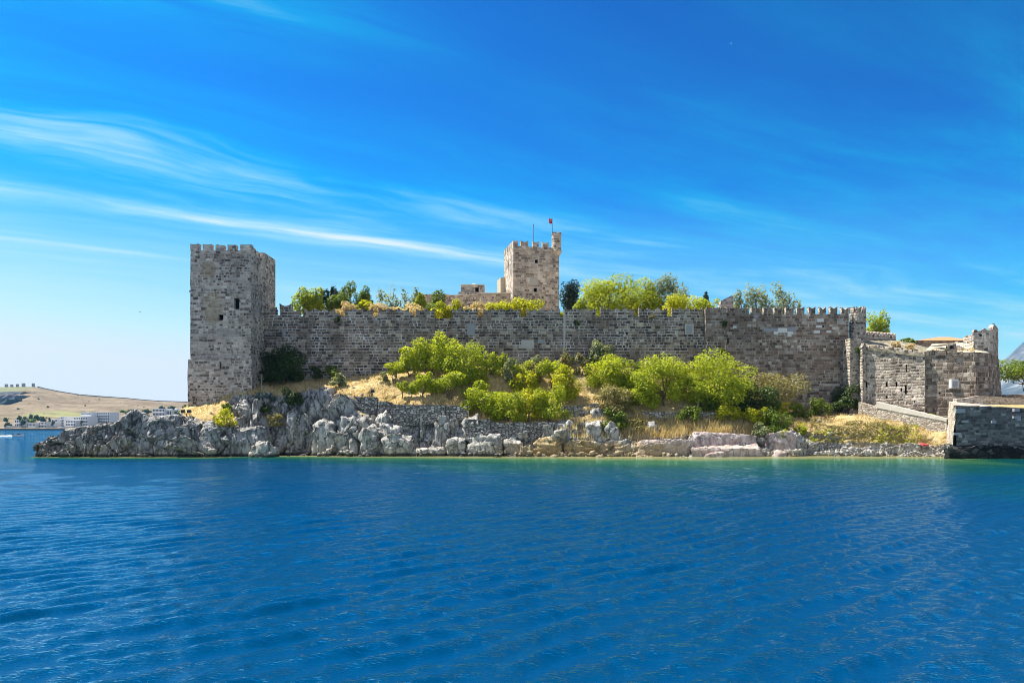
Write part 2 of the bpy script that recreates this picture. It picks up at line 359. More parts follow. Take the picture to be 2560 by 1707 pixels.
def rock_mat(name, cols, grass=False, crack=1.0):
    """limestone: cols = light, mid, dark; optional dry-grass mask from the point attribute m"""
    m, t = new_mat(name)
    p = t.n('ShaderNodeNewGeometry').outputs['Position']
    x, y, z = t.sep(p)
    n1 = t.noise(p, 0.9, 7, .62, .4); n2 = t.noise(p, 5.0, 6, .7); n3 = t.noise(t.vm('MULTIPLY', p, (2.6, 2.6, .5)), 1.0, 6, .65)
    c = t.ramp(t.m('ADD', t.m('MULTIPLY', n1, .5), t.m('MULTIPLY', n3, .5)), [(.36, cols[2]), (.46, cols[1]), (.56, cols[0]), (.7, tuple(v * 1.12 for v in cols[0]))])
    c = t.mix(1.0, c, t.ramp(n2, [(.3, (.80,) * 3), (.7, (1.16,) * 3)]), 'MULTIPLY')
    ve = t.n('ShaderNodeTexVoronoi', {'Vector': t.vm('ADD', t.vm('MULTIPLY', p, (.75, .75, .40)), t.vm('MULTIPLY', t.noise(p, 1.5, 4, out=1), (.9, .9, .9))), 'Scale': 1.1}, feature='DISTANCE_TO_EDGE')
    ck = t.m('MULTIPLY', t.mr(ve.outputs[0], 0.0, 0.075, 1, 0), t.mr(n1, .36, .52, 0, .85 * crack))
    c = t.mix(ck, c, tuple(v * .3 for v in cols[2]))
    # warm iron stain low on the shore, x about 5..17 m
    oc = t.m('MULTIPLY', t.mr(t.m('ADD', z, t.m('MULTIPLY', t.m('SUBTRACT', n1, .5), 2.0)), 1.0, 2.1, 1, 0), t.m('MULTIPLY', t.mr(x, -4, 3, 0.15, 1), t.mr(x, 16, 22, 1, 0.2)))
    c = t.mix(t.m('MULTIPLY', oc, .75), c, t.mix(n2, (.20, .13, .05), (.46, .35, .18)))
    # black tide line, pale dry salt just over it
    tl = t.m('ADD', z, t.m('MULTIPLY', t.m('SUBTRACT', n2, .5), .35))
    c = t.mix(t.m('MULTIPLY', t.mr(tl, 0.18, 0.5, .9, 0), t.mr(x, -2, 6, 1, .25)), c, (.022, .022, .018))
    hgt = t.m('ADD', n2, t.m('MULTIPLY', t.mr(ve.outputs[0], 0, .06), .6 * crack))
    if grass:
        gm_ = t.n('ShaderNodeAttribute', attribute_name='m').outputs['Fac']
        nz = t.sep(t.n('ShaderNodeNewGeometry').outputs['Normal'])[2]
        g = t.m('ADD', gm_, t.m('ADD', t.m('MULTIPLY', t.m('SUBTRACT', n1, .5), .9), t.m('MULTIPLY', t.m('SUBTRACT', nz, .62), .5)))
        gf = t.mr(g, .42, .58)
        gn = t.noise(t.vm('MULTIPLY', p, (1, 1, 2)), 1.3, 8, .72); gn2 = t.noise(p, .35, 4, .6)
        gc = t.ramp(gn, [(.30, (.24, .15, .06)), (.45, (.42, .30, .13)), (.58, (.50, .38, .19)), (.75, (.55, .46, .29))])
        gc = t.mix(t.mr(gn2, .52, .7, 0, .75), gc, (.60, .51, .33))
        gc = t.mix(t.mr(t.noise(p, .8, 5, .7), .54, .66, 0, .6), gc, (.24, .22, .06))
        gc = t.mix(t.mr(t.noise(p, 3.2, 6, .75), .56, .66, 0, .7), gc, (.17, .115, .05))
        c = t.mix(gf, c, gc)
        pb = t.n('ShaderNodeAttribute', attribute_name='beach').outputs['Fac']
        vb = t.n('ShaderNodeTexVoronoi', {'Vector': p, 'Scale': 5.0})
        bc = t.ramp(t.sep(vb.outputs['Color'])[0], [(0, (.30, .27, .24)), (.5, (.52, .49, .46)), (1, (.66, .64, .62))])
        bc = t.mix(t.mr(tl, 0.12, 0.32, 1, 0), bc, (.28, .22, .12))
        c = t.mix(t.mr(pb, .3, .6), c, bc)
        hgt = t.m('ADD', hgt, t.m('MULTIPLY', gn, t.m('MULTIPLY', gf, 1.2)))
    finish(t, c, .93, hgt, 0.8, .10)
    return m

def leaf_mat(name, c0, c1, trans=0.45, c2=None, thr=.85):
    m, t = new_mat(name)
    v = t.n('ShaderNodeAttribute', attribute_name='var').outputs['Fac']
    c = t.ramp(v, [(0, c0), (thr, c1), (1, c2 or c1)])
    d = t.n('ShaderNodeBsdfPrincipled', {'Base Color': c, 'Roughness': .55, 'Specular IOR Level': .3})
    tc = t.mix(1.0, c, (1.15, 1.1, .55), 'MULTIPLY')
    tr = t.n('ShaderNodeBsdfTranslucent', {0: tc})
    mx = t.n('ShaderNodeMixShader', {0: trans, 1: d.outputs[0], 2: tr.outputs[0]})
    t.l(mx.outputs[0], t.n('ShaderNodeOutputMaterial').inputs[0])
    return m

M = {}
GREY = [(0, (0.057, 0.048, 0.043)), (.25, (0.132, 0.100, 0.078)), (.55, (0.207, 0.161, 0.123)), (.8, (0.273, 0.215, 0.171)), (.93, (0.341, 0.286, 0.233)), (1, (0.505, 0.405, 0.314))]
BROWN = [(0, (0.100, 0.072, 0.057)), (.25, (0.186, 0.137, 0.109)), (.6, (0.260, 0.196, 0.156)), (.82, (0.293, 0.248, 0.212)), (.94, (0.376, 0.332, 0.297)), (1, (0.561, 0.508, 0.450))]
M['wall_grey'] = masonry('curtain wall stone', .37, .66, .062, GREY, (.56, .535, .51), (.40, .60), .22, stain=(.72, 1.2))
M['wall_brown'] = masonry('brown wall stone', .36, .62, .045, BROWN, (.55, .50, .45), (.46, .64), .12, stain=(.7, 1.15))
TOWER = [(0, (0.084, 0.068, 0.061)), (.14, (0.202, 0.160, 0.137)), (.32, (0.319, 0.264, 0.220)), (.6, (0.437, 0.368, 0.312)), (.85, (0.538, 0.464, 0.403)), (1, (0.655, 0.584, 0.502))]
twx = WX(551, 97)
M['tower'] = masonry('castle tower stone', .34, .52, .06, TOWER, (.58, .50, .42), (.36, .56), .30, patches=[(twx - 1.5, WZ(675, 97), 1.0, 1.2, (.42, .31, .18)), (twx - .9, WZ(770, 97), 1.3, 2.2, (.40, .30, .18)), (twx + 1.0, WZ(835, 97), 1.8, .8, (.48, .42, .35))], stain=(.66, 1.15))
M['keep'] = masonry('keep stone', .40, .66, .045, [(0, (.19, .155, .135)), (.3, (.38, .315, .265)), (.6, (.52, .44, .365)), (.85, (.60, .53, .455)), (1, (.70, .65, .58))], (.68, .62, .54), (.36, .6), .2)
M['bastion'] = masonry('bastion stone', .36, .55, .06, [(0, (.10, .08, .068)), (.3, (.27, .225, .19)), (.6, (.42, .36, .305)), (1, (.58, .51, .44))], (.60, .53, .46), (.30, .5), .28, bd=.12, stain=(.6, 1.2))
M['bastion_dark'] = masonry('round bastion stone', .46, .7, .045, [(0, (.09, .07, .06)), (.3, (.20, .155, .125)), (.7, (.32, .26, .22)), (1, (.48, .42, .35))], (.56, .49, .41), (.36, .58), .2, bd=.14)
M['pier'] = masonry('pier stone', .30, .55, .04, [(0, (.06, .06, .06)), (.4, (.13, .13, .128)), (.75, (.18, .18, .175)), (.95, (.23, .23, .22)), (1, (.38, .38, .37))], (.24, .24, .24), (.45, .7), .2, stain=(.6, 1.2))
M['pier_foot'] = rubble('pier foot stone', (.9, .5), [(0, (.008, .008, .008)), (.5, (.03, .03, .03)), (1, (.22, .22, .21))], (.006, .006, .006), wet=True)
M['rubble'] = rubble('dry stone walling', (.42, .22), [(0, (.11, .105, .10)), (.35, (.26, .245, .23)), (.7, (.40, .38, .355)), (1, (.58, .56, .53))], (.06, .055, .05), .13)
M['rubble_pale'] = rubble('pale rubble masonry', (.38, .22), [(0, (.26, .21, .17)), (.4, (.50, .43, .36)), (.75, (.60, .53, .46)), (1, (.70, .65, .58))], (.50, .43, .36), .12)
M['plaster'] = plain('weathered lime plaster', (.44, .39, .30), .9, .35, 2.2)
def mossy():
    m, t = new_mat('mossy roof'); p = t.n('ShaderNodeNewGeometry').outputs['Position']; n = t.noise(p, 1.4, 7, .7)
    c = t.ramp(n, [(.36, (.10, .105, .08)), (.48, (.20, .18, .13)), (.58, (.38, .33, .25)), (.7, (.46, .40, .26))]); finish(t, c, .95, n, .9, .15); return m
M['mossy'] = mossy()
M['marble'] = plain('white marble', (.62, .61, .60), .6, .12, 3)
M['marble_grey'] = plain('grey marble', (.28, .29, .31), .6, .2, 3)
M['mortar'] = plain('pale mortar seam', (.45, .42, .38), .9, .2, 5)
M['coping'] = plain('pale coping', (.62, .57, .50), .9, .12, 4)
M['dark'] = plain('dark opening', (.006, .006, .008), .9, .1)
M['tile'] = plain('terracotta tiles', (.50, .24, .12), .85, .35, 6)
M['rock'] = rock_mat('grey limestone', ((.47, .46, .44), (.32, .315, .30), (.12, .115, .11)))
M['rock_grey'] = rock_mat('dark grey limestone', ((.37, .365, .36), (.22, .22, .22), (.06, .06, .065)))
M['rock_pink'] = rock_mat('pinkish limestone', ((.56, .48, .46), (.42, .34, .33), (.22, .18, .17)), crack=.6)
M['rock_ochre'] = rock_mat('ochre limestone', ((.50, .41, .26), (.34, .25, .12), (.16, .11, .05)))
M['land'] = rock_mat('headland rock and dry grass', ((.45, .44, .42), (.30, .295, .285), (.11, .105, .105)), grass=True)
M['olive'] = leaf_mat('yellow green leaves', (.21, .28, .015), (.46, .52, .04), .55, (.58, .60, .08), .75)
M['lime'] = leaf_mat('bright lime leaves', (.28, .33, .014), (.54, .55, .03), .55, (.64, .62, .06), .75)
M['mid'] = leaf_mat('mid green leaves', (.075, .13, .015), (.20, .27, .035), .45, (.32, .37, .07), .8)
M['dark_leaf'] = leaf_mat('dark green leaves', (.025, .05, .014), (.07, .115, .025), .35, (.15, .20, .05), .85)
M['conifer'] = leaf_mat('conifer needles', (.014, .03, .016), (.035, .06, .03), .15, (.07, .10, .05), .85)
M['grey_leaf'] = leaf_mat('grey green leaves', (.15, .18, .09), (.32, .36, .20), .45, (.55, .57, .44), .75)
M['dry'] = leaf_mat('dry straw brush', (.44, .34, .17), (.64, .53, .31), .4, (.72, .63, .42), .75)
M['twiggy'] = leaf_mat('twiggy olive brown leaves', (.17, .15, .06), (.33, .30, .12), .4, (.48, .42, .22), .75)
M['oleander'] = leaf_mat('oleander leaves and pink bloom', (.10, .14, .04), (.24, .26, .09), .4, (.62, .34, .30), .5)
M['bark'] = plain('bark', (.13, .10, .075), .9, .4, 12)
M['bark_pale'] = plain('pale bark', (.32, .28, .23), .9, .3, 12)
M['metal_dark'] = plain('dark painted metal', (.03, .03, .035), .5, .1, 3)
M['pole'] = plain('grey metal pole', (.22, .23, .25), .5, .1, 3, .6)
M['white_wall'] = plain('white rendered wall', (.70, .70, .70), .85, .08, .2)
M['glass'] = plain('dark window glass', (.025, .035, .06), .3, .2, 1)
# ------------------------------------------------------------------ headland terrain
# columns: photo x -> profile from under water up to the wall: (photo y, distance, cover) with cover 0 rock, 1 dry grass
G, R = 1.0, 0.0
TER = [
 (452, [(1142, 88.6, R), (1100, 89.2, R), (1062, 90, R), (1050, 92, R), (1040, 95, .5), (1022, 98, G), (1030, 103, G), (1040, 112, G)]),
 (480, [(1142, 88, R), (1110, 88.6, R), (1062, 89.3, R), (1048, 91, .6), (1034, 93.5, G), (1016, 97, G), (1010, 103, G), (1012, 112, G)]),
 (524, [(1142, 88, R), (1110, 88.5, R), (1064, 89.2, R), (1048, 90.2, .7), (1028, 93, G), (1006, 96.6, G), (995, 103, G), (990, 112, G)]),
 (560, [(1142, 88.4, R), (1110, 88.9, R), (1070, 89.6, R), (1060, 90.6, .9), (1035, 93, G), (1000, 95.5, G), (982, 97.4, G), (970, 104, G)]),
 (586, [(1141, 89.4, R), (1100, 90.2, R), (1072, 91, R), (1066, 92, .7), (1045, 93.4, .4), (1000, 95.2, R), (980, 97, .8), (965, 103, G)]),
 (615, [(1140, 91, R), (1110, 91.6, R), (1070, 92.4, R), (1030, 93.4, R), (992, 94.4, R), (982, 96, .8), (966, 99, G), (952, 103, G)]),
 (650, [(1139, 92, R), (1110, 92.5, R), (1060, 93.2, R), (1015, 94.2, R), (988, 95.2, .3), (974, 97.5, G), (962, 100, G), (950, 103, G)]),
 (705, [(1138, 92.6, R), (1060, 93.3, R), (1010, 94.3, R), (992, 95.6, .4), (976, 98, G), (962, 100.5, G), (952, 103, G)]),
 (770, [(1138, 92.3, R), (1060, 93.3, R), (1015, 94.2, R), (985, 96, .2), (972, 98, .7), (960, 100, G), (944, 103, G)]),
 (815, [(1138, 91.6, R), (1095, 92.4, R), (1045, 93.4, R), (1005, 94.8, R), (985, 96.6, .2), (966, 99, G), (940, 103, G)]),
 (868, [(1139, 91.0, R), (1095, 91.9, R), (1055, 92.8, R), (1030, 93.8, .25), (1012, 94.8, .2), (990, 95.6, .5), (972, 97.5, G), (936, 103, G)]),
 (905, [(1139, 90.8, R), (1098, 91.6, R), (1058, 92.7, R), (1036, 93.8, .45), (1026, 94.8, .4), (993, 95.2, .6), (972, 97.5, G), (932, 103, G)]),
 (975, [(1138, 91.0, R), (1090, 92.1, R), (1052, 93.4, R), (1042, 94.6, .3), (1008, 95.2, .7), (985, 97.2, G), (950, 99, G), (930, 100.9, G), (928, 103, G)]),
 (1040, [(1137, 91.6, R), (1120, 92.5, R), (1112, 93.6, R), (1060, 94.5, R), (1013, 95.2, .8), (985, 97.2, G), (948, 98.9, G), (926, 100.8, G), (924, 103, G)]),
 (1150, [(1137, 91.6, R), (1118, 92.2, R), (1088, 93.3, R), (1050, 94.4, R), (1016, 95.2, .8), (985, 97.2, G), (946, 98.8, G), (918, 100.8, G), (916, 103, G)]),
 (1180, [(1138, 91.2, R), (1098, 92.0, R), (1058, 92.9, .2), (1044, 94.2, G), (1030, 95.5, G), (985, 97.5, G), (946, 98.8, G), (915, 100.8, G), (913, 103, G)]),
 (1290, [(1139, 91.0, R), (1100, 92.0, R), (1060, 92.8, .5), (1052, 94.2, G), (1030, 95.6, G), (985, 97.8, G), (946, 98.8, G), (915, 100.8, G), (913, 103, G)]),
 (1385, [(1140, 90.8, R), (1112, 91.8, R), (1058, 92.8, .3), (1050, 94, G), (1024, 95.4, G), (985, 97.6, G), (946, 98.8, G), (915, 100.8, G), (913, 103, G)]),
 (1410, [(1142, 90.0, R), (1108, 91.0, R), (1062, 92.4, R), (1048, 93.8, .5), (1016, 95.0, .8), (985, 97.4, G), (946, 98.8, G), (915, 100.8, G), (913, 103, G)]),
 (1490, [(1142, 89.6, R), (1104, 91.0, R), (1062, 92.4, R), (1046, 93.8, .6), (1012, 95.0, .8), (980, 97.6, G), (946, 98.8, G), (915, 100.8, G), (913, 103, G)]),
 (1560, [(1141, 89.6, R), (1108, 91.0, R), (1080, 92.2, .6), (1055, 93.6, .7), (1030, 95.0, G), (990, 97.6, G), (950, 98.9, G), (917, 100.8, G), (915, 103, G)]),
 (1650, [(1140, 89.8, R), (1110, 91.0, R), (1088, 92.2, .6), (1062, 93.8, G), (1034, 95.1, G), (990, 97.8, G), (950, 98.9, G), (922, 100.8, G), (920, 103, G)]),
 (1750, [(1140, 89.8, R), (1110, 91.0, R), (1084, 92.4, .5), (1060, 93.8, G), (1034, 95.2, G), (1000, 97.8, G), (960, 100, G), (935, 103, G)]),
 (1880, [(1140, 90.0, R), (1112, 91.4, R), (1084, 92.8, .4), (1060, 94.4, G), (1035, 96.0, G), (1005, 98.4, G), (975, 100.5, G), (955, 103, G)]),
 (1960, [(1139, 90.6, R), (1118, 91.8, R), (1090, 93.0, .2), (1064, 94.6, .9), (1045, 96.6, G), (1020, 99, G), (1000, 101, G), (985, 103, G)]),
 (2010, [(1137, 91.4, R), (1118, 92.2, R), (1094, 93.2, .4), (1066, 94.8, G), (1050, 97, G), (1036, 99.5, G), (1022, 103, G)]),
 (2060, [(1137, 91.0, R), (1126, 91.8, R), (1110, 92.4, .6), (1066, 94.0, G), (1050, 96.0, G), (1040, 98.8, G), (1032, 103, G)]),
 (2160, [(1137, 91.0, R), (1126, 91.8, R), (1112, 92.4, .7), (1076, 93.4, G), (1050, 95.2, G), (1038, 97.0, G), (1034, 103, G)]),
 (2240, [(1137, 90.4, R), (1122, 91.2, R), (1109, 91.8, .8), (1078, 92.4, G), (1056, 93.6, G), (1050, 97.0, G), (1046, 103, G)]),
 (2310, [(1137, 89.6, R), (1120, 90.4, .3), (1108, 90.8, G), (1086, 91.2, G), (1067, 91.9, G), (1062, 96, G), (1055, 103, G)]),
 (2375, [(1138, 88.6, R), (1120, 89.2, .3), (1108, 89.4, G), (1090, 89.7, G), (1078, 90.1, G), (1070, 94, G), (1060, 103, G)]),
]
NT_ = 190
def _resample(prof):
    y = np.array([p[0] for p in prof], float); Y = np.array([p[1] for p in prof], float); c = np.array([p[2] for p in prof], float)
    z = CH + (HOR - y) / FOC * Y
    Y = np.concatenate([[Y[0] - 2.2], Y]); z = np.concatenate([[-1.6], z]); c = np.concatenate([[0], c])
    d = np.concatenate([[0], np.cumsum(np.hypot(np.diff(Y), np.diff(z)))]); t = np.linspace(0, d[-1], NT_)
    return np.interp(t, d, Y), np.interp(t, d, z), np.interp(t, d, c)
_cols = [(px, *_resample(p)) for px, p in TER]
_px = np.array([c[0] for c in _cols], float)
TPX = np.arange(452, 2376, 2.4)
def _lerp(k):
    A = np.array([c[k] for c in _cols])           # (ncols, NT)
    i = np.clip(np.searchsorted(_px, TPX, 'right') - 1, 0, len(_px) - 2)
    f = ((TPX - _px[i]) / (_px[i + 1] - _px[i]))[:, None]; f = f * f * (3 - 2 * f)
    return A[i] * (1 - f) + A[i + 1] * f
TY, TZ, TM = _lerp(1), _lerp(2), _lerp(3)
TX = (TPX[:, None] - MID) / FOC * TY
nC = len(TPX)
P = np.stack([TX, TY, TZ], -1)
du = np.gradient(P, axis=0); dv = np.gradient(P, axis=1)
N = np.cross(du, dv); N /= np.linalg.norm(N, axis=-1, keepdims=True) + 1e-9
N[N[..., 1] > 0.3] *= -1
flat = P.reshape(-1, 3); nf = N.reshape(-1, 3)
mask = TM.reshape(-1)
pxs = np.repeat(TPX, NT_)
rocky = 1 - np.clip(mask, 0, 1) * .93
flute = (pxs > 600) & (pxs < 800)
dA = rockdisp(flat, (2.2, 2.0, 1.7), 1.15, 3)
dB = rockdisp(flat, (1.1, 1.6, 6.0), 1.0, 21)        # vertical ribs
dC = rockdisp(flat, (3.6, 1.8, .7), .8, 33)           # bedded slabs to the east
wB = np.clip(1 - np.abs(pxs - 690) / 120, 0, 1); wB = np.clip(wB * 2, 0, 1)
wB = np.maximum(wB, np.clip(1 - np.abs(pxs - 1080) / 110, 0, 1))
wC = np.clip((pxs - 1380) / 120, 0, 1)
disp = (dA * (1 - wB) + dB * wB) * (1 - wC) + dC * wC
edge = np.clip((np.tile(np.arange(NT_), nC)) / 6.0, 0, 1)
gr = (fbm(flat * .6, 4, 5) - .5) * .7
disp = disp * rocky * .85 + gr * (1 - rocky) * .5
TP = flat + nf * (disp * edge)[:, None]
beach = np.clip((pxs - 1985) / 30, 0, 1) * np.clip(1.5 - TP[:, 2] - (fbm(flat * .5, 3, 8) - .5) * 1.2, 0, 1) * np.clip((2362 - pxs) / 10, 0, 1)
beach = np.maximum(beach, np.clip(.55 - TP[:, 2], 0, 1) * 1.6 * np.clip((pxs - 1290) / 60, 0, 1))
idx = np.arange(nC * NT_).reshape(nC, NT_)
Fq = np.stack([idx[:-1, :-1], idx[1:, :-1], idx[1:, 1:], idx[:-1, 1:]], -1).reshape(-1, 4)
head = np_mesh('headland', TP, [Fq], M['land'], origin=(0, 95, 0), attrs={'m': mask, 'beach': beach})
tag(head, 'rocky headland with grey limestone cliffs and a dry grass slope below the castle wall', 'headland', kind='structure')
TPYS = HOR - (TZ - CH) / TY * FOC
def ground_Y(px, py):
    """distance at which the line of sight through a photo pixel meets the slope"""
    i = int(np.clip(np.argmin(abs(TPX - px)), 0, nC - 1))
    a = np.minimum.accumulate(TPYS[i]); k = np.searchsorted(-a, -py)
    return float(TY[i][min(k, NT_ - 1)])
def ground_z(x, y):
    d = (TP[:, 0] - x) ** 2 + (TP[:, 1] - y) ** 2
    return float(TP[np.argsort(d)[:12], 2].max())

# ground inside the castle and ground east of the pier
def sheet(name, xs, ys, zf, mat, label, cat, m=1.0):
    X, Yg = np.meshgrid(xs, ys, indexing='ij'); V = np.stack([X.ravel(), Yg.ravel(), zf(X.ravel(), Yg.ravel())], 1)
    V[:, 2] += (fbm(V * .3, 4, 3) - .5) * .4
    ix = np.arange(len(xs) * len(ys)).reshape(len(xs), len(ys))
    F_ = np.stack([ix[:-1, :-1], ix[1:, :-1], ix[1:, 1:], ix[:-1, 1:]], -1).reshape(-1, 4)
    o = np_mesh(name, V, [F_], mat, attrs={'m': m(V) if callable(m) else np.full(len(V), m), 'beach': np.zeros(len(V))})
    return tag(o, label, cat, kind='structure')
sheet('castle_ground', np.linspace(-31, 47, 60), np.linspace(104.3, 175, 50), lambda x, y: 16.6 + np.clip((y - 112) / 30, 0, 1) * 2.2, M['land'], 'dry grassy ground inside the castle behind the battlements', 'ground')
sheet('quay_ground', np.linspace(49.2, 130, 90), np.linspace(84.8, 180, 60), lambda x, y: 5.72 - .03 * (x - 49) + np.clip((y - 85) / 8, 0, 1) * .9 - 6 * np.clip((y - 84.8) * .62 + 49.8 - x, 0, 1) * (y > 86), M['land'], 'dry yellow ground on top of the pier beside the round bastion', 'ground', lambda V: np.clip((V[:, 0] - 53.5) / 2.0, 0, 1))

# ------------------------------------------------------------------ water
shore_px = np.array([c[0] for c in TER], float); shore_Y = np.array([c[1][0][1] for c in TER], float)
SHX = np.concatenate([[-57, -54.5, -46], (shore_px - MID) / FOC * shore_Y, [48.4, 49, 120]]); SHY = np.concatenate([[100, 88, 87.3], shore_Y, [90, 84, 84]])
o_ = np.argsort(SHX); SHX, SHY = SHX[o_], SHY[o_]
rw = np.random.default_rng(5)
WAV = []
for k in range(84):      # long-crested ripple from one side, weaker cross chop
    main = k < 50
    lam = float(np.exp(rw.uniform(np.log(.48), np.log(1.15)) if main else rw.uniform(np.log(.30), np.log(.75))))
    a = math.radians(-47 + rw.normal(0, 8) if main else -47 + rw.normal(0, 42)); st = .033 if main else .026
    WAV.append((2 * math.pi / lam * math.cos(a), 2 * math.pi / lam * math.sin(a), st * lam / (2 * math.pi), rw.uniform(0, 6.28), lam))
def wave(x, y):
    z = np.zeros_like(x)
    d = np.hypot(x, y)
    for kx, ky, A, ph, lam in WAV:
        z += A * np.sin(kx * x + ky * y + ph) * np.clip(1.6 - d / (lam * 55), 0, 1)
    calm = .65 + .7 * fbm(np.stack([x * .05, y * .05, 0 * x], 1), 3, 71)
    return z * calm * np.clip((np.interp(x, SHX, SHY) - y) / 8, .25, 1)
WV, WF, off = [], [], 0
def patch(xs, ys, drop=0.0):
    global off
    X, Yg = np.meshgrid(xs, ys, indexing='ij'); x, y = X.ravel(), Yg.ravel()
    WV.append(np.stack([x, y, wave(x, y) - drop], 1))
    ix = off + np.arange(len(xs) * len(ys)).reshape(len(xs), len(ys))
    WF.append(np.stack([ix[:-1, :-1], ix[1:, :-1], ix[1:, 1:], ix[:-1, 1:]], -1).reshape(-1, 4)); off += len(x)
gy = [6.0]
while gy[-1] < 98: gy.append(gy[-1] + .055 + .0022 * (gy[-1] - 6))
gx = [0.0]
while gx[-1] < 78: gx.append(gx[-1] + (.08 if gx[-1] < 18 else .08 + .006 * (gx[-1] - 18)))
gx = np.array(gx); gx = np.concatenate([-gx[:0:-1], gx]); gx[0], gx[-1] = -78, 78; gy[-1] = 98.0
patch(gx, np.array(gy))
patch(np.array([-3000, -600, -78.]), np.arange(-60, 98.1, 4)); patch(np.array([78., 600, 3000]), np.arange(-60, 98.1, 4))
patch(np.arange(-78, 78.1, 6), np.arange(-60, 6.1, 3))
patch(np.array([-3000, -1200, -600, -300, -150, -78, 0, 78., 300, 3000]), np.array([98, 150, 250, 400, 700, 1200, 5000.]))
WVv = np.concatenate(WV)
sdist = np.interp(WVv[:, 0], SHX, SHY) - WVv[:, 1]
scl = np.interp(WVv[:, 0], [-60, -50, -30, -18, 0, 20, 40, 46, 49, 60], [.16, .2, .4, .6, 1.2, 1.4, 1.5, 1.4, .4, .35])
sdist = np.where((WVv[:, 0] < -56) | (WVv[:, 1] > 100), 99, sdist / scl)
def water_mat():
    m, t = new_mat('sea water')
    p = t.n('ShaderNodeNewGeometry').outputs['Position']; x, y, z = t.sep(p)
    sdn = t.n('ShaderNodeAttribute', attribute_name='shore').outputs['Fac']
    big = t.noise(p, .09, 4, .6)
    sdn = t.m('MULTIPLY', sdn, t.m('ADD', t.m('MULTIPLY', big, 1.4), .3))
    col = t.ramp(t.m('DIVIDE', sdn, 40.0), [(0.0, (.34, .30, .15)), (.10, (.20, .21, .09)), (.22, (.030, .115, .050)), (.42, (.003, .060, .052)), (.75, (.0, .045, .090)), (1.0, (.0, .039, .104))])
    # fine wind ripple, stretched along the crests
    q = t.n('ShaderNodeMapping', {'Vector': p, 'Rotation': (0, 0, math.radians(-45)), 'Scale': (1.0, 2.4, 1.0)}).outputs[0]
    dist = t.n('ShaderNodeVectorMath', {0: t.vm('SUBTRACT', p, (0, 0, CH))}, operation='LENGTH').outputs['Value']
    a1 = t.noise(q, 1.6, 2, .5); a2 = t.noise(q, 6.5, 3, .6, .3); a3 = t.noise(t.vm('MULTIPLY', p, (1.0, 1.6, 1.0)), .35, 3, .5)
    hgt = t.m('ADD', t.m('ADD', t.m('MULTIPLY', a1, .018), t.m('ADD', t.m('MULTIPLY', a2, .032), t.m('MULTIPLY', t.noise(q, 13.0, 2, .5), .011))), t.m('MULTIPLY', a3, t.mr(dist, 30, 120, .0, .10)))
    bn = t.n('ShaderNodeBump', {'Strength': 1.0, 'Distance': 1.0, 'Height': hgt})
    # wavelets too small and far to resolve: scatter the slope itself
    sl = t.vm('SUBTRACT', t.noise(t.vm('MULTIPLY', p, (1.0, 1.0, 1.0)), 9.0, 2, .6, out=1), (.5, .5, .5))
    gust = t.mr(t.noise(p, .03, 3, .6), .35, .65, .7, 1.25)
    k = t.m('MULTIPLY', t.m('MULTIPLY', t.mr(dist, 10, 160, .04, 1.1), gust), t.mr(t.m('ADD', x, t.m('MULTIPLY', y, -.25)), -75, -38, 3.0, .17))
    nv = t.n('ShaderNodeVectorMath', {0: sl, 'Scale': k}, operation='SCALE').outputs[0]
    bandy = t.m('MULTIPLY', t.m('SUBTRACT', t.noise(t.vm('MULTIPLY', p, (.05, .16, 1.0)), 1.0, 6, .7), .5), t.mr(dist, 60, 200, .0, .9))
    nn = t.vm('NORMALIZE', t.vm('ADD', t.vm('ADD', bn.outputs[0], t.xyz(0.0, bandy, 0.0)), t.vm('MULTIPLY', nv, (1.0, 1.0, 0.0))))
    body = t.n('ShaderNodeBsdfDiffuse', {0: col})
    refl = t.n('ShaderNodeBsdfGlossy', {0: (.50, .80, 1.0, 1), 1: .025, 'Normal': nn})
    fr = t.n('ShaderNodeFresnel', {0: 1.36, 'Normal': nn})
    mx = t.n('ShaderNodeMixShader', {0: fr.outputs[0], 1: body.outputs[0], 2: refl.outputs[0]})
    t.l(mx.outputs[0], t.n('ShaderNodeOutputMaterial').inputs[0])
    return m
sea = np_mesh('water', WVv, WF, water_mat(), origin=(0, 0, 0), attrs={'shore': sdist}, smooth=True)
tag(sea, 'rippled deep blue sea in front of the castle headland', 'sea', kind='structure')
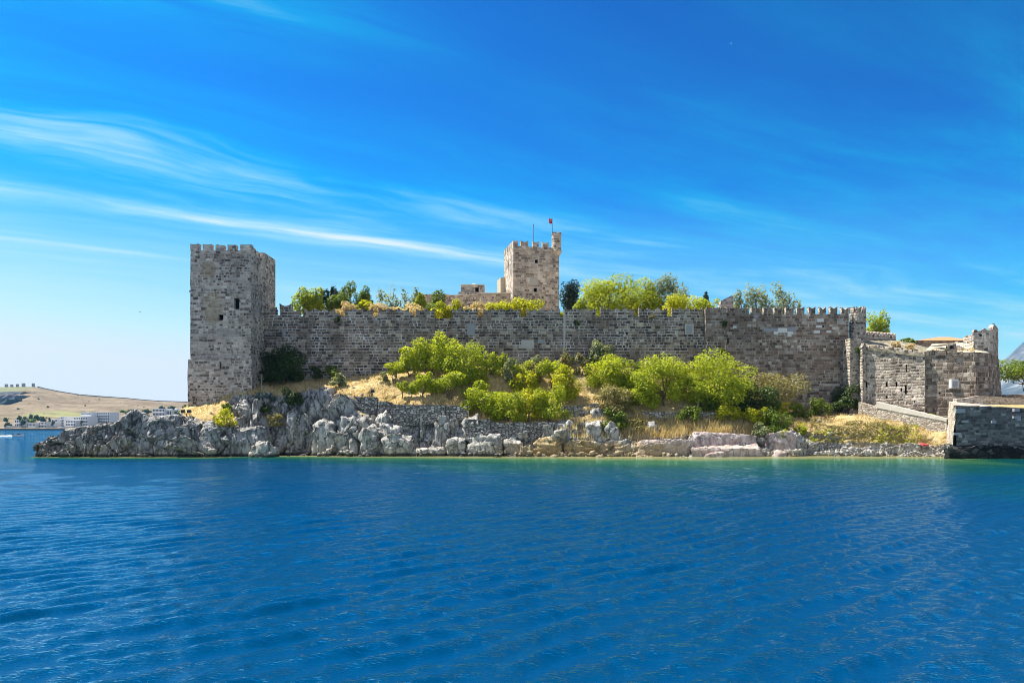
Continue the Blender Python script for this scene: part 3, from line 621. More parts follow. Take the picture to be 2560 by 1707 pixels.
# ------------------------------------------------------------------ castle
def unit(A, B):
    d = np.array([B[0] - A[0], B[1] - A[1]], float); L = float(np.hypot(*d)); u = d / L
    return u, (u[1], -u[0]), L
def panel(mb, A, B, z0, z1, holes=(), depth=.5):
    """wall face seen from outside with A on the left; real recesses for holes (s0,s1,z0,z1). Returns recess back boxes"""
    u, n, L = unit(A, B)
    pt = lambda s, z, k=0.0: (A[0] + u[0] * s - n[0] * k, A[1] + u[1] * s - n[1] * k, z)
    S = sorted({0, L, *[h[0] for h in holes], *[h[1] for h in holes]}); Zs = sorted({z0, z1, *[h[2] for h in holes], *[h[3] for h in holes]})
    for s0, s1 in zip(S, S[1:]):
        for a, b in zip(Zs, Zs[1:]):
            if any(h[0] <= s0 + 1e-6 and s1 <= h[1] + 1e-6 and h[2] <= a + 1e-6 and b <= h[3] + 1e-6 for h in holes): continue
            mb.poly([pt(s0, a), pt(s1, a), pt(s1, b), pt(s0, b)])
    backs = []
    for s0, s1, a, b in holes:
        mb.poly([pt(s0, a), pt(s1, a), pt(s1, a, depth), pt(s0, a, depth)]); mb.poly([pt(s0, b), pt(s1, b), pt(s1, b, depth), pt(s0, b, depth)])
        mb.poly([pt(s0, a), pt(s0, b), pt(s0, b, depth), pt(s0, a, depth)]); mb.poly([pt(s1, a), pt(s1, b), pt(s1, b, depth), pt(s1, a, depth)])
        e = .03; bk = MB()
        bk.hexa([pt(s0 - e, a - e, depth - .02), pt(s1 + e, a - e, depth - .02), pt(s1 + e, a - e, depth + .1), pt(s0 - e, a - e, depth + .1), pt(s0 - e, b + e, depth - .02), pt(s1 + e, b + e, depth - .02), pt(s1 + e, b + e, depth + .1), pt(s0 - e, b + e, depth + .1)])
        backs.append(bk)
    return backs
def hole(A, B, px0, px1, py0, py1):
    """photo rectangle -> (s0,s1,z0,z1) on the face A-B"""
    u, n, L = unit(A, B); r = []
    for px in (px0, px1):
        k = (px - MID) / FOC; r.append((k * A[1] - A[0]) / (u[0] - k * u[1]))
    Ym = A[1] + u[1] * (r[0] + r[1]) / 2
    return (r[0], r[1], WZ(py1, Ym), WZ(py0, Ym))
def quad_prism(mb, pts, z0, z1, holes=(), depth=.5):
    """closed plan polygon pts given so that consecutive faces look outward; holes: {edge: [..]}"""
    backs = []
    for i in range(len(pts)):
        backs += panel(mb, pts[i], pts[(i + 1) % len(pts)], z0, z1, dict(holes).get(i, ()), depth)
    mb.poly([(x, y, z1) for x, y in pts])
    return backs
def swallow(w_, z0, z1, notch=.36):
    return [(0, z0), (w_, z0), (w_, z1), (w_ * .5, z1 - notch), (0, z1)]
def scallop(w_, z0, z1, n, dip=.30):
    p = [(0, z0), (w_, z0)]
    for k in range(n * 8, -1, -1):
        f = k / 8; p.append((w_ * f / n, z1 - dip * abs(math.sin(math.pi * f)) ** .8))
    return p
def rel(A, u, s): return (A[0] + u[0] * s, A[1] + u[1] * s)

# --- tall square tower on the west end
T = thing('castle_tower', (-36.8, 102.5, 5.0), 'tall square grey stone tower with stepped base at the seaward tip of the castle', 'tower')
x0, x1 = WX(475.5, 97), WX(628, 97); yF, yM, yB = 97.0, 102.0, 108.0
zt = WZ(626, 97)
b = MB(); A, B = (x0, yF), (x1, yF)
hs_ = [hole(A, B, 585, 599, 745, 772), hole(A, B, 545.5, 558.5, 786, 800)]
sideA = (x1, yF); sideB = (x1, yM)
wins = panel(b, A, B, WZ(897, 97), zt, hs_, .7)
wins += panel(b, sideA, sideB, WZ(930, 97), zt, [hole(sideA, sideB, 651.5, 655, 756, 768)], .6)
panel(b, sideB, (x0, yM), 12, zt); panel(b, (x0, yM), (x0, yF), 4, zt)
b.poly([(x0, yF, zt), (x1, yF, zt), (x1, yM, zt), (x0, yM, zt)])
b.build('wall', M['tower'], T, weld=True, rough=(.6, .085))
for bk in wins: bk.build('window', M['dark'], T)
b = MB(); A2, B2 = (x0 - .22, yF - .22), (x1 + .14, yF - .22)
w2 = panel(b, A2, B2, 2, WZ(898, 97), [hole(A2, B2, 549, 553, 904, 922)], .8)
panel(b, B2, (x1 + .14, yM), 2, WZ(898, 97)); panel(b, (x0 - .22, yM), A2, 2, WZ(898, 97))
b.poly([(A2[0], A2[1], WZ(898, 97)), (B2[0], B2[1], WZ(898, 97)), (x1 + .14, yM, WZ(898, 97)), (x0 - .22, yM, WZ(898, 97))])
b.build('base', M['tower'], T, weld=True, rough=(.6, .09))
for bk in w2: bk.build('arrow_slit', M['dark'], T)
b = MB(); zb = WZ(636, 103)
quad_prism(b, [(x1 + .06, yM + .003), (x1 + .10, yB - 1.4), (x1 - .9, yB), (x0 + .4, yB), (x0 + .4, yM + .003)], 5, zb)
b.build('rear_wall', M['tower'], T)
for zz, pr in ((WZ(729, 97), .09), (WZ(664, 97), .0)):
    if pr: b = MB(); b.box(x0 - pr, x1 + pr, yF - pr, yF - .002, zz - .12, zz + .12); b.build('string_course', M['tower'], T)
for px0, px1, dzz in ((475.5, 497, .10), (507, 528.5, .06), (539, 560, -.06), (569, 590, 0), (600, 628, .02)):
    b = MB(); wd = WX(px1, 97) - WX(px0, 97)
    b.prism((WX(px0, 97), yF - .01), (1, 0), (0, -1), [(0, zt), (wd, zt), (wd, zt + .72 + dzz), (wd * .5, zt + .70 + dzz * .4), (0, zt + .70 + dzz)], .8); b.build('merlon', M['tower'], T, rough=(.4, .05))
for k in range(3):
    b = MB(); yy = yF + 1.0 + k * 1.45
    b.prism((x1 + .02, yy), (0, 1), (1, 0), [(0, zt), (.85, zt), (.85, zt + .42 - k * .12), (0, zt + .55 - k * .12)], .7); b.build('merlon', M['tower'], T, rough=(.4, .05))
for k in range(7):     # worn corbels under the parapet
    b = MB(); xx = x0 + .75 + k * 1.03; b.box(xx, xx + .30, yF - .16, yF - .003, zt - 1.0, zt - .45); b.build('corbel', M['tower'], T)

# --- long curtain wall
YW = 102.0
C1 = thing('curtain_wall', (0, YW, 8), 'long dark grey battlemented curtain wall with white mortar and scalloped battlements', 'castle wall')
def cwall(name, parent, pxa, pxb, Y, z0, zpy, mat, holes=(), thick=2.3):
    b = MB(); A, B = (WX(pxa, Y), Y), (WX(pxb, Y), Y); z1 = WZ(zpy, Y)
    bk = quad_prism(b, [A, B, (B[0], Y + .62), (A[0], Y + .62)], z0, z1, {0: [hole(A, B, *h) for h in holes]}, .45)
    b.box(A[0], B[0], Y + .623, Y + thick, z0, WZ(797, Y))
    o = b.build(name, mat, parent)
    for k in bk: k.build('drain_hole', M['dark'], parent)
    return o
cwall('wall_section', C1, 652, 1086, YW, 7.5, 791, M['wall_grey'], [(1092, 1092.1, 850, 851)][:0] + [(897, 900.5, 857, 861)])
cwall('wall_section', C1, 1086, 1129, YW + .55, 7.5, 796, M['wall_grey'])
cwall('wall_section', C1, 1129, 1764, YW, 7.5, 791, M['wall_grey'], [(1565, 1570, 831, 836), (1508, 1512, 851, 855), (1566, 1570, 859, 864), (1236, 1240, 843, 847), (1630, 1634, 862, 866)])
SEG = [(660, 688, 772, 1), (699, 729, 762, 1), (729, 749, 775, 1), (761, 836, 774, 3), (862, 931, 773, 3), (946, 1022, 773, 3), (1040, 1086, 774, 2),
       (1129.5, 1193, 773, 3), (1208, 1301, 773, 4), (1316, 1400, 774, 4), (1411, 1489, 772, 3), (1501, 1585, 772, 4), (1597, 1668, 772, 3), (1680, 1757, 772, 4)]
zg = WZ(791, YW)
for a, c, top, n in SEG:
    b = MB(); wd = WX(c, YW) - WX(a, YW)
    b.prism((WX(a, YW), YW + .003), (1, 0), (0, -1), scallop(wd, zg - .02, WZ(top - 3.5, YW), n, .34), .56); b.build('merlon', M['wall_grey'], C1, rough=(.5, .045))
for a, c, top in ((836, 850, 783), (850, 862, 788), (1022, 1034, 781), (688, 699, 786)):     # broken stretches
    b = MB(); wd = WX(c, YW) - WX(a, YW)
    b.prism((WX(a, YW), YW + .006), (1, 0), (0, -1), [(0, zg - .02), (wd, zg - .02), (wd, WZ(top + 3, YW)), (wd * .4, WZ(top, YW)), (0, WZ(top + 1, YW))], .5); b.build('broken_merlon', M['wall_grey'], C1, rough=(.3, .06))
b = MB(); b.box(WX(1408.5, YW), WX(1413.5, YW), YW - .05, YW - .003, WZ(880, YW), WZ(776, YW)); b.build('mortar_seam', M['mortar'], C1, rough=(.4, .03))
b = MB(); b.box(WX(1712, YW), WX(1734, YW), YW - .06, YW - .003, WZ(836, YW), WZ(810, YW)); pl = b.build('heraldic_plaque', M['mortar'], C1)
b = MB(); b.box(WX(1716, YW), WX(1730, YW), YW - .10, YW - .062, WZ(834, YW), WZ(814, YW)); b.build('marble_shield', M['marble_grey'], pl)
for pa, pb_, ya, yb, mk in ((1592, 1609, 806, 817, 'plaster'), (1168, 1187, 808, 838, 'marble_grey'), (706, 714, 821, 840, 'marble_grey'), (662, 669, 830, 837, 'marble_grey'), (1303, 1335, 850, 870, 'mortar'), (1345, 1357, 849, 858, 'marble_grey')):
    b = MB(); b.box(WX(pa, YW), WX(pb_, YW), YW - .025, YW - .002, WZ(yb, YW), WZ(ya, YW)); b.build('stone_block', M[mk], C1, rough=(.4, .03))
b = MB(); Yb = 101.35
xa, xb, xc, xd = WX(1764, Yb), WX(1817, Yb), WX(1807, Yb), WX(1762, Yb)
b.hexa([(xd, Yb, 7), (xc, Yb, 7), (xc, YW + .3, 7), (xd, YW + .3, 7), (xa, Yb, WZ(771, Yb)), (xb, Yb, WZ(771, Yb)), (xb, YW + .3, WZ(771, Yb)), (xa, YW + .3, WZ(771, Yb))])
b.build('buttress', M['wall_brown'], C1, rough=(.7, .06))
for a, c in ((1767, 1779), (1784, 1800), (1803, 1815)):
    b = MB(); wd = WX(c, Yb) - WX(a, Yb); b.prism((WX(a, Yb), Yb + .1), (1, 0), (0, -1), scallop(wd, WZ(772, Yb), WZ(766.5, Yb), 1, .15), .5); b.build('merlon', M['wall_grey'], C1, rough=(.4, .05))
# --- brown eastern stretch with swallow-tail battlements
C2 = thing('curtain_wall', (35, YW, 4), 'brown stone curtain wall with a row of swallow-tail battlements and set-in white marble blocks', 'castle wall')
b = MB(); A, B = (WX(1815, YW) + .003, YW), (WX(2122, YW), YW); zs = WZ(785, YW)
dk = quad_prism(b, [A, B, (B[0], YW + 2.3), (A[0], YW + 2.3)], 3.0, zs, {0: [hole(A, B, *h) for h in ((2056, 2060, 813, 819), (1976, 1980, 834, 841), (1818, 1822, 845, 860))] + [hole(A, B, 2094, 2107, 1016, 1042)]}, .5)
b.build('wall_section', M['wall_brown'], C2)
for i, k in enumerate(dk): k.build('doorway' if i == 3 else 'drain_hole', M['dark'], C2)
for a, c in ((1879, 1899.5), (1909, 1927.5), (1936, 1954.5), (1965, 1984), (1993, 2011), (2022, 2038.5), (2049, 2065.5), (2076, 2093.5), (2104, 2122)):
    b = MB(); wd = WX(c, YW) - WX(a, YW)
    b.prism((WX(a, YW), YW + .004), (1, 0), (0, -1), swallow(wd, zs - .02, WZ(767 + random.uniform(-.6, .8), YW), random.uniform(.25, .38)), .6); b.build('merlon', M['wall_brown'], C2, rough=(.35, .045))
b = MB(); b.prism((WX(1818, YW), YW + .004), (1, 0), (0, -1), scallop(WX(1872, YW) - WX(1818, YW), zs - .02, WZ(767.5, YW), 3, .22), .6); b.build('merlon', M['wall_brown'], C2, rough=(.4, .05))
for pa, pb_, ya, yb, mk in ((1944, 1968, 820, 832, 'marble'), (1934, 1945, 828.5, 836, 'marble'), (1968.5, 1982, 829, 836, 'marble'), (1969, 1979, 836.5, 841, 'marble'), (1909, 1943, 820, 828, 'marble_grey'), (1969, 1990, 818, 828, 'marble_grey'),
                            (2043, 2059, 797, 805, 'marble'), (2040, 2055, 813, 819, 'marble'), (2034, 2050, 826, 833, 'marble'), (2066, 2078, 826, 832, 'marble'), (1832, 1841, 815, 820, 'marble'), (1884, 1896, 788, 795, 'marble_grey')):
    b = MB(); b.box(WX(pa, YW), WX(pb_, YW), YW - .03, YW - .002, WZ(yb, YW), WZ(ya, YW)); b.build('marble_block', M[mk], C2, rough=(.5, .02))
b = MB(); b.box(WX(2122, 100.2), WX(2154, 100.2), 99.8, 104, 3, WZ(846, 100)); b.build('corner_pier', M['bastion'], C2, rough=(.6, .05))
# --- stone chimney-like stub behind the buttress
b = MB(); Yc = 105.0
b.prism((WX(1802, Yc), Yc), (1, 0), (0, -1), [(0, 16), (1.72, 16), (1.72, WZ(741, Yc)), (1.45, WZ(738.5, Yc)), (0, WZ(752, Yc))], 1.2)
tag(b.build('wall_stub', M['keep'], rough=(.5, .05)), 'upright stone stub with a slanting top rising behind the buttress', 'wall stub')
# --- round turret at the east corner
R_ = thing('corner_turret', (WX(2146.5, 102.5), 102.8, 12), 'round rubble turret with swallow-tail battlements at the end of the brown wall', 'turret')
cx, cy, rr = WX(2146.5, 102.5), 102.8, (WX(2166, 102.5) - WX(2127, 102.5)) / 2
b = MB(); zt2 = WZ(780, cy - rr); b.cyl(cx, cy, [(rr * .98, 8), (rr * 1.0, WZ(838, cy)), (rr, zt2)], 24); b.build('wall', M['bastion'], R_)
for k in range(7):
    t0 = -math.pi / 2 - .30 + k * 2 * math.pi / 7; mb_ = MB(); hw = .30
    for k0, k1 in ((0, 1), (1, 2)):
        ta, tb = t0 + (k0 - 1) * hw, t0 + (k1 - 1) * hw; za, zbb = (zt2 + .78, zt2 + .5) if k0 == 0 else (zt2 + .5, zt2 + .78)
        q = lambda t, r, z: (cx + r * math.cos(t), cy + r * math.sin(t), z)
        mb_.hexa([q(ta, rr, zt2 - .02), q(tb, rr, zt2 - .02), q(tb, rr - .4, zt2 - .02), q(ta, rr - .4, zt2 - .02), q(ta, rr, za), q(tb, rr, zbb), q(tb, rr - .4, zbb), q(ta, rr - .4, za)])
    mb_.build('merlon', M['bastion'], R_)
# --- small battlemented wall running back behind the turret
S_ = thing('battlement_wall', (WX(2200, 104), 104, 11), 'low battlemented wall with pointed teeth behind the round turret', 'castle wall')
A, B = (WX(2163, 103.6), 103.6), (WX(2240, 106.5), 106.5); u, n, L = unit(A, B); b = MB()
zA, zB = WZ(836, 103.6), WZ(842, 106.5)
b.prism(A, u, n, [(0, 10), (L, 10), (L, zB), (0, zA)], .6); b.build('wall', M['bastion'], S_)
for k in range(9):
    s0 = L * (k + .12) / 9; zz = zA + (zB - zA) * (k + .5) / 9; b = MB()
    b.prism(rel(A, u, s0), u, n, swallow(L / 9 * .74, zz - .08, zz + .5, .34), .5); b.build('merlon', M['bastion'], S_)
# --- eastern bastion: graze-lit flank, sloping roof
E = thing('bastion', (WX(2230, 99), 99, 3), 'weathered pale bastion flank with a sloping mossy roof beside the corner turret', 'bastion')
A, B = (WX(2151, 99.4), 99.4), (WX(2312, 94.6), 94.6); u, n, L = unit(A, B)
zA, zB = WZ(866, 99.4), WZ(886, 94.6); b = MB()
hh = [hole(A, B, *h) for h in ((2214, 2219, 955, 967), (2238, 2243, 954, 967), (2262, 2267, 962, 985), (2251, 2255, 969, 978), (2164, 2168, 953, 968), (2265, 2268, 911, 930), (2285, 2289, 1001, 1006), (2214, 2217, 988, 996))]
bk = panel(b, A, B, 2.0, zB - .3, hh, .35)
pt = lambda s, z, k=0.0: (A[0] + u[0] * s - n[0] * k, A[1] + u[1] * s - n[1] * k, z)
b.poly([pt(0, zB - .3), pt(L, zB - .3), pt(L, zB), pt(0, zA)])
b.poly([pt(L, 2), pt(L, 2, 7), pt(L, zB, 7), pt(L, zB)]); b.poly([pt(0, 2), pt(0, 2, 5), pt(0, zA, 5), pt(0, zA)])
b.build('wall', M['bastion'], E, weld=True, rough=(.6, .07))
for k in bk: k.build('loophole', M['dark'], E)
b = MB()
for k in range(int(L / .55)):
    s0 = k * .55; zz = zA + (zB - zA) * s0 / L; hh_ = random.uniform(.10, .42); b.prism(rel(rel(A, u, s0), n, random.uniform(.0, .12)), u, n, [(0, zz - .35), (.56, zz - .37), (.54, zz + hh_), (.04, zz + hh_ * random.uniform(.5, 1))], .7)
b.build('ragged_top', M['bastion'], E, rough=(.3, .09))["kind"] = 'stuff'
b = MB()
bk0, bk1 = (WX(2156, 104.2), 104.2, WZ(846, 104.2)), (WX(2335, 105.5), 105.5, WZ(872, 105.5)); mid_ = (WX(2242, 106.2), 106.2, WZ(850, 106.2))
f0, f1 = pt(-.1, zA + .02, -.12), pt(L + .05, zB + .02, -.12)
b.poly([f0, f1, bk1, mid_]); b.poly([f0, mid_, bk0])
b.poly([f0, f1, (f1[0], f1[1], f1[2] - .35), (f0[0], f0[1], f0[2] - .35)])
b.build('roof', M['mossy'], E, weld=True, rough=(.6, .12))
b = MB(); b.box(WX(2152, 99.2), WX(2160, 99.2), 98.7, 99.6, 3, WZ(870, 99.2)); b.prism((WX(2150, 99.2), 98.7), (1, 0), (0, -1), [(0, WZ(870, 99.2)), (.75, WZ(870, 99.2)), (.35, WZ(858, 99.2))], 1.0); b.build('gabled_pilaster', M['bastion'], E, rough=(.4, .04))
# --- round gun bastion with embrasure
Gb = thing('gun_bastion', (WX(2400, 100), 100, 4), 'battered dark stone gun bastion with a pale plastered roof and an embrasure', 'bastion')
A, B = (WX(2309, 95.0), 95.0), (WX(2438, 92.0), 92.0); u, n, L = unit(A, B); b = MB()
zA, zB = WZ(882, 95), WZ(881, 92)
bk = panel(b, A, B, 3, zA - .2, [hole(A, B, 2346, 2350, 979, 984)], .4)
b.poly([(*A, zA - .2), (*B, zA - .2), (*B, zB), (*A, zA)])
b.build('wall', M['bastion_dark'], Gb, weld=True, rough=(.6, .09))
for k in bk: k.build('loophole', M['dark'], Gb)
b = MB()
for k in range(int(L / .6)):
    s0 = k * .6; zz = zA + (zB - zA) * s0 / L; hh_ = random.uniform(.05, .38); b.prism(rel(rel(A, u, s0), n, random.uniform(.0, .14)), u, n, [(0, zz - .4), (.61, zz - .42), (.58, zz + hh_), (.05, zz + hh_ * random.uniform(.4, 1))], .8)
b.build('ragged_top', M['bastion_dark'], Gb, rough=(.3, .10))["kind"] = 'stuff'
b = MB(); q0 = WX(2438, 92.0)
bt = [(q0, 91.9), (WX(2476, 92.4), 92.4), (WX(2507, 95.5), 95.5), (WX(2510, 105), 105), (q0, 105)]; tp = [(q0, 92.0), (WX(2470, 92.6), 92.6), (WX(2495, 95.7), 95.7), (WX(2497, 105), 105), (q0, 105)]
zt3 = WZ(882, 92.6)
for i in range(5):
    j = (i + 1) % 5; b.poly([(*bt[i], 4.5), (*bt[j], 4.5), (*tp[j], zt3), (*tp[i], zt3)])
b.poly([(*p, zt3) for p in tp]); b.build('battered_flank', M['bastion_dark'], Gb, weld=True, rough=(.7, .05))
b = MB(); ra, rb_ = (WX(2330, 103), 103, WZ(860, 103)), (WX(2425, 102), 102, WZ(855, 102)); rc = (WX(2440, 96), 96, WZ(868, 96))
fa, fb_ = (A[0] - n[0] * -.1, A[1] - .1, zA), (B[0] + .1, B[1] - .1, zB)
fm = tuple((np.array(fa) + np.array(fb_)) / 2)
b.poly([fa, fm, ra]); b.poly([fm, fb_, rb_, ra]); b.poly([fb_, (WX(2474, 93), 93, zt3 + .02), rc, rb_])
b.build('roof', M['plaster'], Gb, weld=True, rough=(.6, .07))
b = MB(); Ye = 94.8; ea, eb = WX(2372, Ye), WX(2390, Ye)
A3, B3 = (ea, Ye), (eb, Ye)
bk = panel(b, A3, B3, WZ(885, Ye), WZ(859, Ye), [hole(A3, B3, 2375.5, 2385.5, 863, 872)], .8)
b.poly([(ea, Ye, WZ(859, Ye)), (eb, Ye, WZ(859, Ye)), (eb + .4, Ye + 4, WZ(857, Ye)), (ea - .4, Ye + 4, WZ(857, Ye))])
b.poly([(ea, Ye, WZ(885, Ye)), (ea, Ye, WZ(859, Ye)), (ea - 1.0, Ye - 1.0, WZ(882, Ye))]); b.poly([(eb, Ye, WZ(885, Ye)), (eb, Ye, WZ(859, Ye)), (eb + 1.0, Ye - 1.2, WZ(880, Ye))])
em = b.build('embrasure', M['keep'], Gb)
for k in bk: k.build('gun_port', M['dark'], em)
b = MB(); yq = lambda px: A[1] + u[1] * hole(A, B, px, px + .1, 950, 951)[0]
b.box(WX(2374, yq(2380)), WX(2392, yq(2380)), yq(2392) - .12, yq(2374) + .3, WZ(970, yq(2380)), WZ(948, yq(2380))); pl = b.build('heraldic_plaque', M['marble'], Gb)
b = MB(); b.box(WX(2377, yq(2380)), WX(2389, yq(2380)), yq(2392) - .16, yq(2392) - .122, WZ(968, yq(2380)), WZ(953, yq(2380))); b.build('marble_shield', M['marble_grey'], pl)
b = MB(); b.box(WX(2391, 106), WX(2440, 106), 105.6, 106.4, 12, WZ(853, 106)); b.build('parapet', M['keep'], Gb, rough=(.5, .08))
# --- watch turret on the gun bastion
Wt = thing('watch_turret', (WX(2465, 100), 100, 12), 'small ruined watch turret with pointed corners standing on the gun bastion', 'turret')
A, B = (WX(2434, 94.4), 94.4), (WX(2482, 94.0), 94.0); u, n, L = unit(A, B); Cc = (WX(2496, 96.5), 96.5); b = MB()
z0 = WZ(888, 94); z1 = WZ(834, 94)
bk = panel(b, A, B, z0, z1, [hole(A, B, 2449, 2455, 835, 841)], .5)
panel(b, B, Cc, z0, z1); panel(b, Cc, (A[0] + .4, 97.2), z0, z1); panel(b, (A[0] + .4, 97.2), A, z0, z1); b.poly([(*A, z1), (*B, z1), (*Cc, z1), (A[0] + .4, 97.2, z1)])
b.build('wall', M['bastion'], Wt, weld=True, rough=(.5, .06))
for k in bk: k.build('window', M['dark'], Wt)
sx = lambda px: (px - 2434) / 48 * L
b = MB(); b.prism(rel(A, u, .0), u, n, [(0, z1 - .02), (sx(2482), z1 - .02), (sx(2482), WZ(822, 94)), (sx(2476), WZ(825, 94)), (sx(2468), WZ(825, 94)), (sx(2461), WZ(820, 94)), (sx(2452), WZ(826, 94)), (sx(2446), WZ(827, 94)), (sx(2442), WZ(823, 94)), (sx(2437), WZ(822, 94)), (0, WZ(828, 94))], .5); b.build('parapet', M['bastion'], Wt, rough=(.4, .05))
u2, n2, L2 = unit(B, Cc); b = MB(); b.prism(B, u2, n2, [(0, z1 - .02), (L2, z1 - .02), (L2, WZ(819, 95)), (L2 * .6, WZ(813, 95)), (L2 * .25, WZ(812, 95)), (0, WZ(821, 95))], .5); b.build('parapet', M['bastion'], Wt, rough=(.4, .05))
# --- tiled house behind the bastions
H = thing('tiled_house', (WX(2345, 114), 116, 12), 'low stone house with a terracotta hipped roof behind the gun bastion', 'house')
b = MB(); a0, a1 = WX(2296, 113), WX(2420, 113); ze = WZ(852, 113); b.box(a0, a1, 113, 119, 10, ze); b.build('wall', M['keep'], H)
b = MB(); r0, r1, zr = WX(2345, 116), WX(2375, 116), WZ(842.5, 116)
e = .5; c4 = [(a0 - e, 112.5, ze), (a1 + e, 112.5, ze), (a1 + e, 119.5, ze), (a0 - e, 119.5, ze)]
b.poly([c4[0], c4[1], (r1, 116, zr), (r0, 116, zr)]); b.poly([c4[1], c4[2], (r1, 116, zr)]); b.poly([c4[2], c4[3], (r0, 116, zr), (r1, 116, zr)]); b.poly([c4[3], c4[0], (r0, 116, zr)]); b.poly(c4[::-1])
b.build('roof', M['tile'], H)
# --- ramp wall below the bastion
Rw = thing('ramp_wall', (WX(2255, 94), 94, 3), 'sloping beige rubble ramp wall with a pale coping under the bastion', 'wall')
A, B = (WX(2146, 97.5), 97.5), (WX(2366, 90.2), 90.2); u, n, L = unit(A, B)
zA, zM, zB = WZ(1003, 97.5), WZ(1012, 96), WZ(1048, 90.2); b = MB()
b.prism(A, u, n, [(0, 2.0), (L, 1.0), (L, zB - .28), (L * .30, WZ(1022, 95.2)), (0, zA - .1)], 1.0); b.build('wall', M['rubble_pale'], Rw, rough=(.6, .05))
b = MB(); A_ = (A[0] + n[0] * .06, A[1] + n[1] * .06)
b.prism(A_, u, n, [(L * .22, WZ(1019, 95.8)), (L, zB - .26), (L, zB + .10), (L * .28, WZ(1007, 95.5)), (L * .22, WZ(1004, 95.8))], 1.1); b.build('coping', M['coping'], Rw, rough=(.6, .04))
# --- pier
Pr = thing('stone_pier', (60, 84.5, 0), 'massive dark stone pier with a pale rubble end standing in the water', 'pier')
A, B = (WX(2388, 84), 84.0), (WX(2388, 84) + 42, 84.0); z1 = WZ(1014, 84); b = MB()
lean = .35
for s0 in np.arange(0, 42, 2.0):
    b.poly([(A[0] + s0, 84 - lean, -1.2), (A[0] + s0 + 2, 84 - lean, -1.2), (A[0] + s0 + 2, 84, z1 - .035 * s0), (A[0] + s0, 84, z1 - .035 * s0)])
b.poly([(A[0], 84, z1), (B[0], 84, z1 - 1.4), (B[0], 85.2, z1 - 1.4), (A[0], 85.2, z1)])
b.build('front_wall', M['pier'], Pr, weld=True, rough=(.7, .10))
b = MB(); E0 = (WX(2362, 90.6), 90.6)
b.poly([(E0[0], E0[1], 1.0), (A[0] - .5, 84 - lean, 1.0), (A[0], 84, z1 + .02), (E0[0] + .5, E0[1], WZ(1003, 90.6))]); b.poly([(E0[0] + .5, E0[1], WZ(1003, 90.6)), (A[0], 84, z1 + .02), (A[0] + 3, 85, z1 + .02), (E0[0] + 5, E0[1], z1 + .3)])
b.poly([(E0[0], E0[1], 1.0), (E0[0], E0[1], -1.5), (A[0] - 1.1, 83.4, -1.5), (A[0] - .5, 84 - lean, 1.0)])
b.build('end_wall', M['rubble_pale'], Pr, weld=True, rough=(.6, .08))
b = MB()
for s0 in np.arange(-1.2, 42, 1.2): b.hexa([(A[0] + s0, 82.9, -1.2), (A[0] + s0 + 1.2, 82.9, -1.2), (A[0] + s0 + 1.2, 84, -1.2), (A[0] + s0, 84, -1.2), (A[0] + s0, 83.3, 1.25), (A[0] + s0 + 1.2, 83.3, 1.25), (A[0] + s0 + 1.2, 84, 1.5), (A[0] + s0, 84, 1.5)])
b.build('footing', M['pier_foot'], Pr, weld=True, rough=(.4, .22))
for pa, pb_, ya, yb in ((2385, 2408, 1022, 1032), (2380, 2398, 1081, 1087), (2392, 2400, 1086, 1094), (2530, 2543, 1021, 1029), (2537, 2547, 1046, 1052), (2402, 2416, 1050, 1056), (2474, 2485, 1051, 1058), (2528, 2546, 1040, 1046)):
    b = MB(); b.box(WX(pa, 84), WX(pb_, 84), 83.60, 83.95, WZ(yb, 84), WZ(ya, 84)); b.build('marble_block', M['marble_grey'], Pr, rough=(.4, .03))
b = MB(); b.prism((WX(2392, 90.5), 90.5), (1, 0), (0, -1), [(0, 3), (22, 3), (22, WZ(994, 90.5)), (6, WZ(993, 90.5)), (2.6, WZ(989, 90.5)), (1.2, WZ(995, 90.5)), (0, WZ(997, 90.5))], .8)
tag(b.build('quay_parapet', M['rubble_pale'], rough=(.5, .08)), 'low pale rubble parapet along the top of the pier', 'low wall')
b = MB(); b.box(WX(2515, 104), WX(2515, 104) + 30, 104, 105, 5, WZ(986, 104)); tag(b.build('boundary_wall', M['keep'], rough=(.6, .1)), 'low stone boundary wall under the pine tree', 'low wall')

# --- keep
K = thing('castle_keep', (4.3, 140, 16), 'square stone keep tower with swallow-tail battlements rising behind the curtain wall', 'tower')
ka = math.radians(12.2); ux, uy = (math.cos(ka), math.sin(ka)), (-math.sin(ka), math.cos(ka))
k0 = np.array([WX(1283, 135), 135.0]); Wk = 8.35; Dk = 8.0
kp = lambda a, d: tuple(k0 + np.array(ux) * a + np.array(uy) * d)
KA, KB, KC, KD = kp(0, 0), kp(Wk, 0), kp(Wk, Dk), kp(0, Dk)
zk = WZ(614.5, 135); b = MB()
bks = panel(b, KA, KB, 15, zk, [hole(KA, KB, 1337, 1345, 648.5, 658), hole(KA, KB, 1334, 1343, 720, 730), hole(KA, KB, 1389.5, 1392.5, 729, 732)], .6)
panel(b, KB, KC, 15, zk); panel(b, KC, KD, 15, zk)
bks += panel(b, KD, KA, 15, zk, [hole(KD, KA, 1269.5, 1271.7, 654, 668), hole(KD, KA, 1269, 1271, 725, 732)], .6)
b.poly([(*p, zk - .6) for p in (KA, KB, KC, KD)])
b.build('wall', M['keep'], K, weld=True, rough=(.8, .04))
for k in bks: k.build('window', M['dark'], K)
nk = (ux[1], -ux[0])
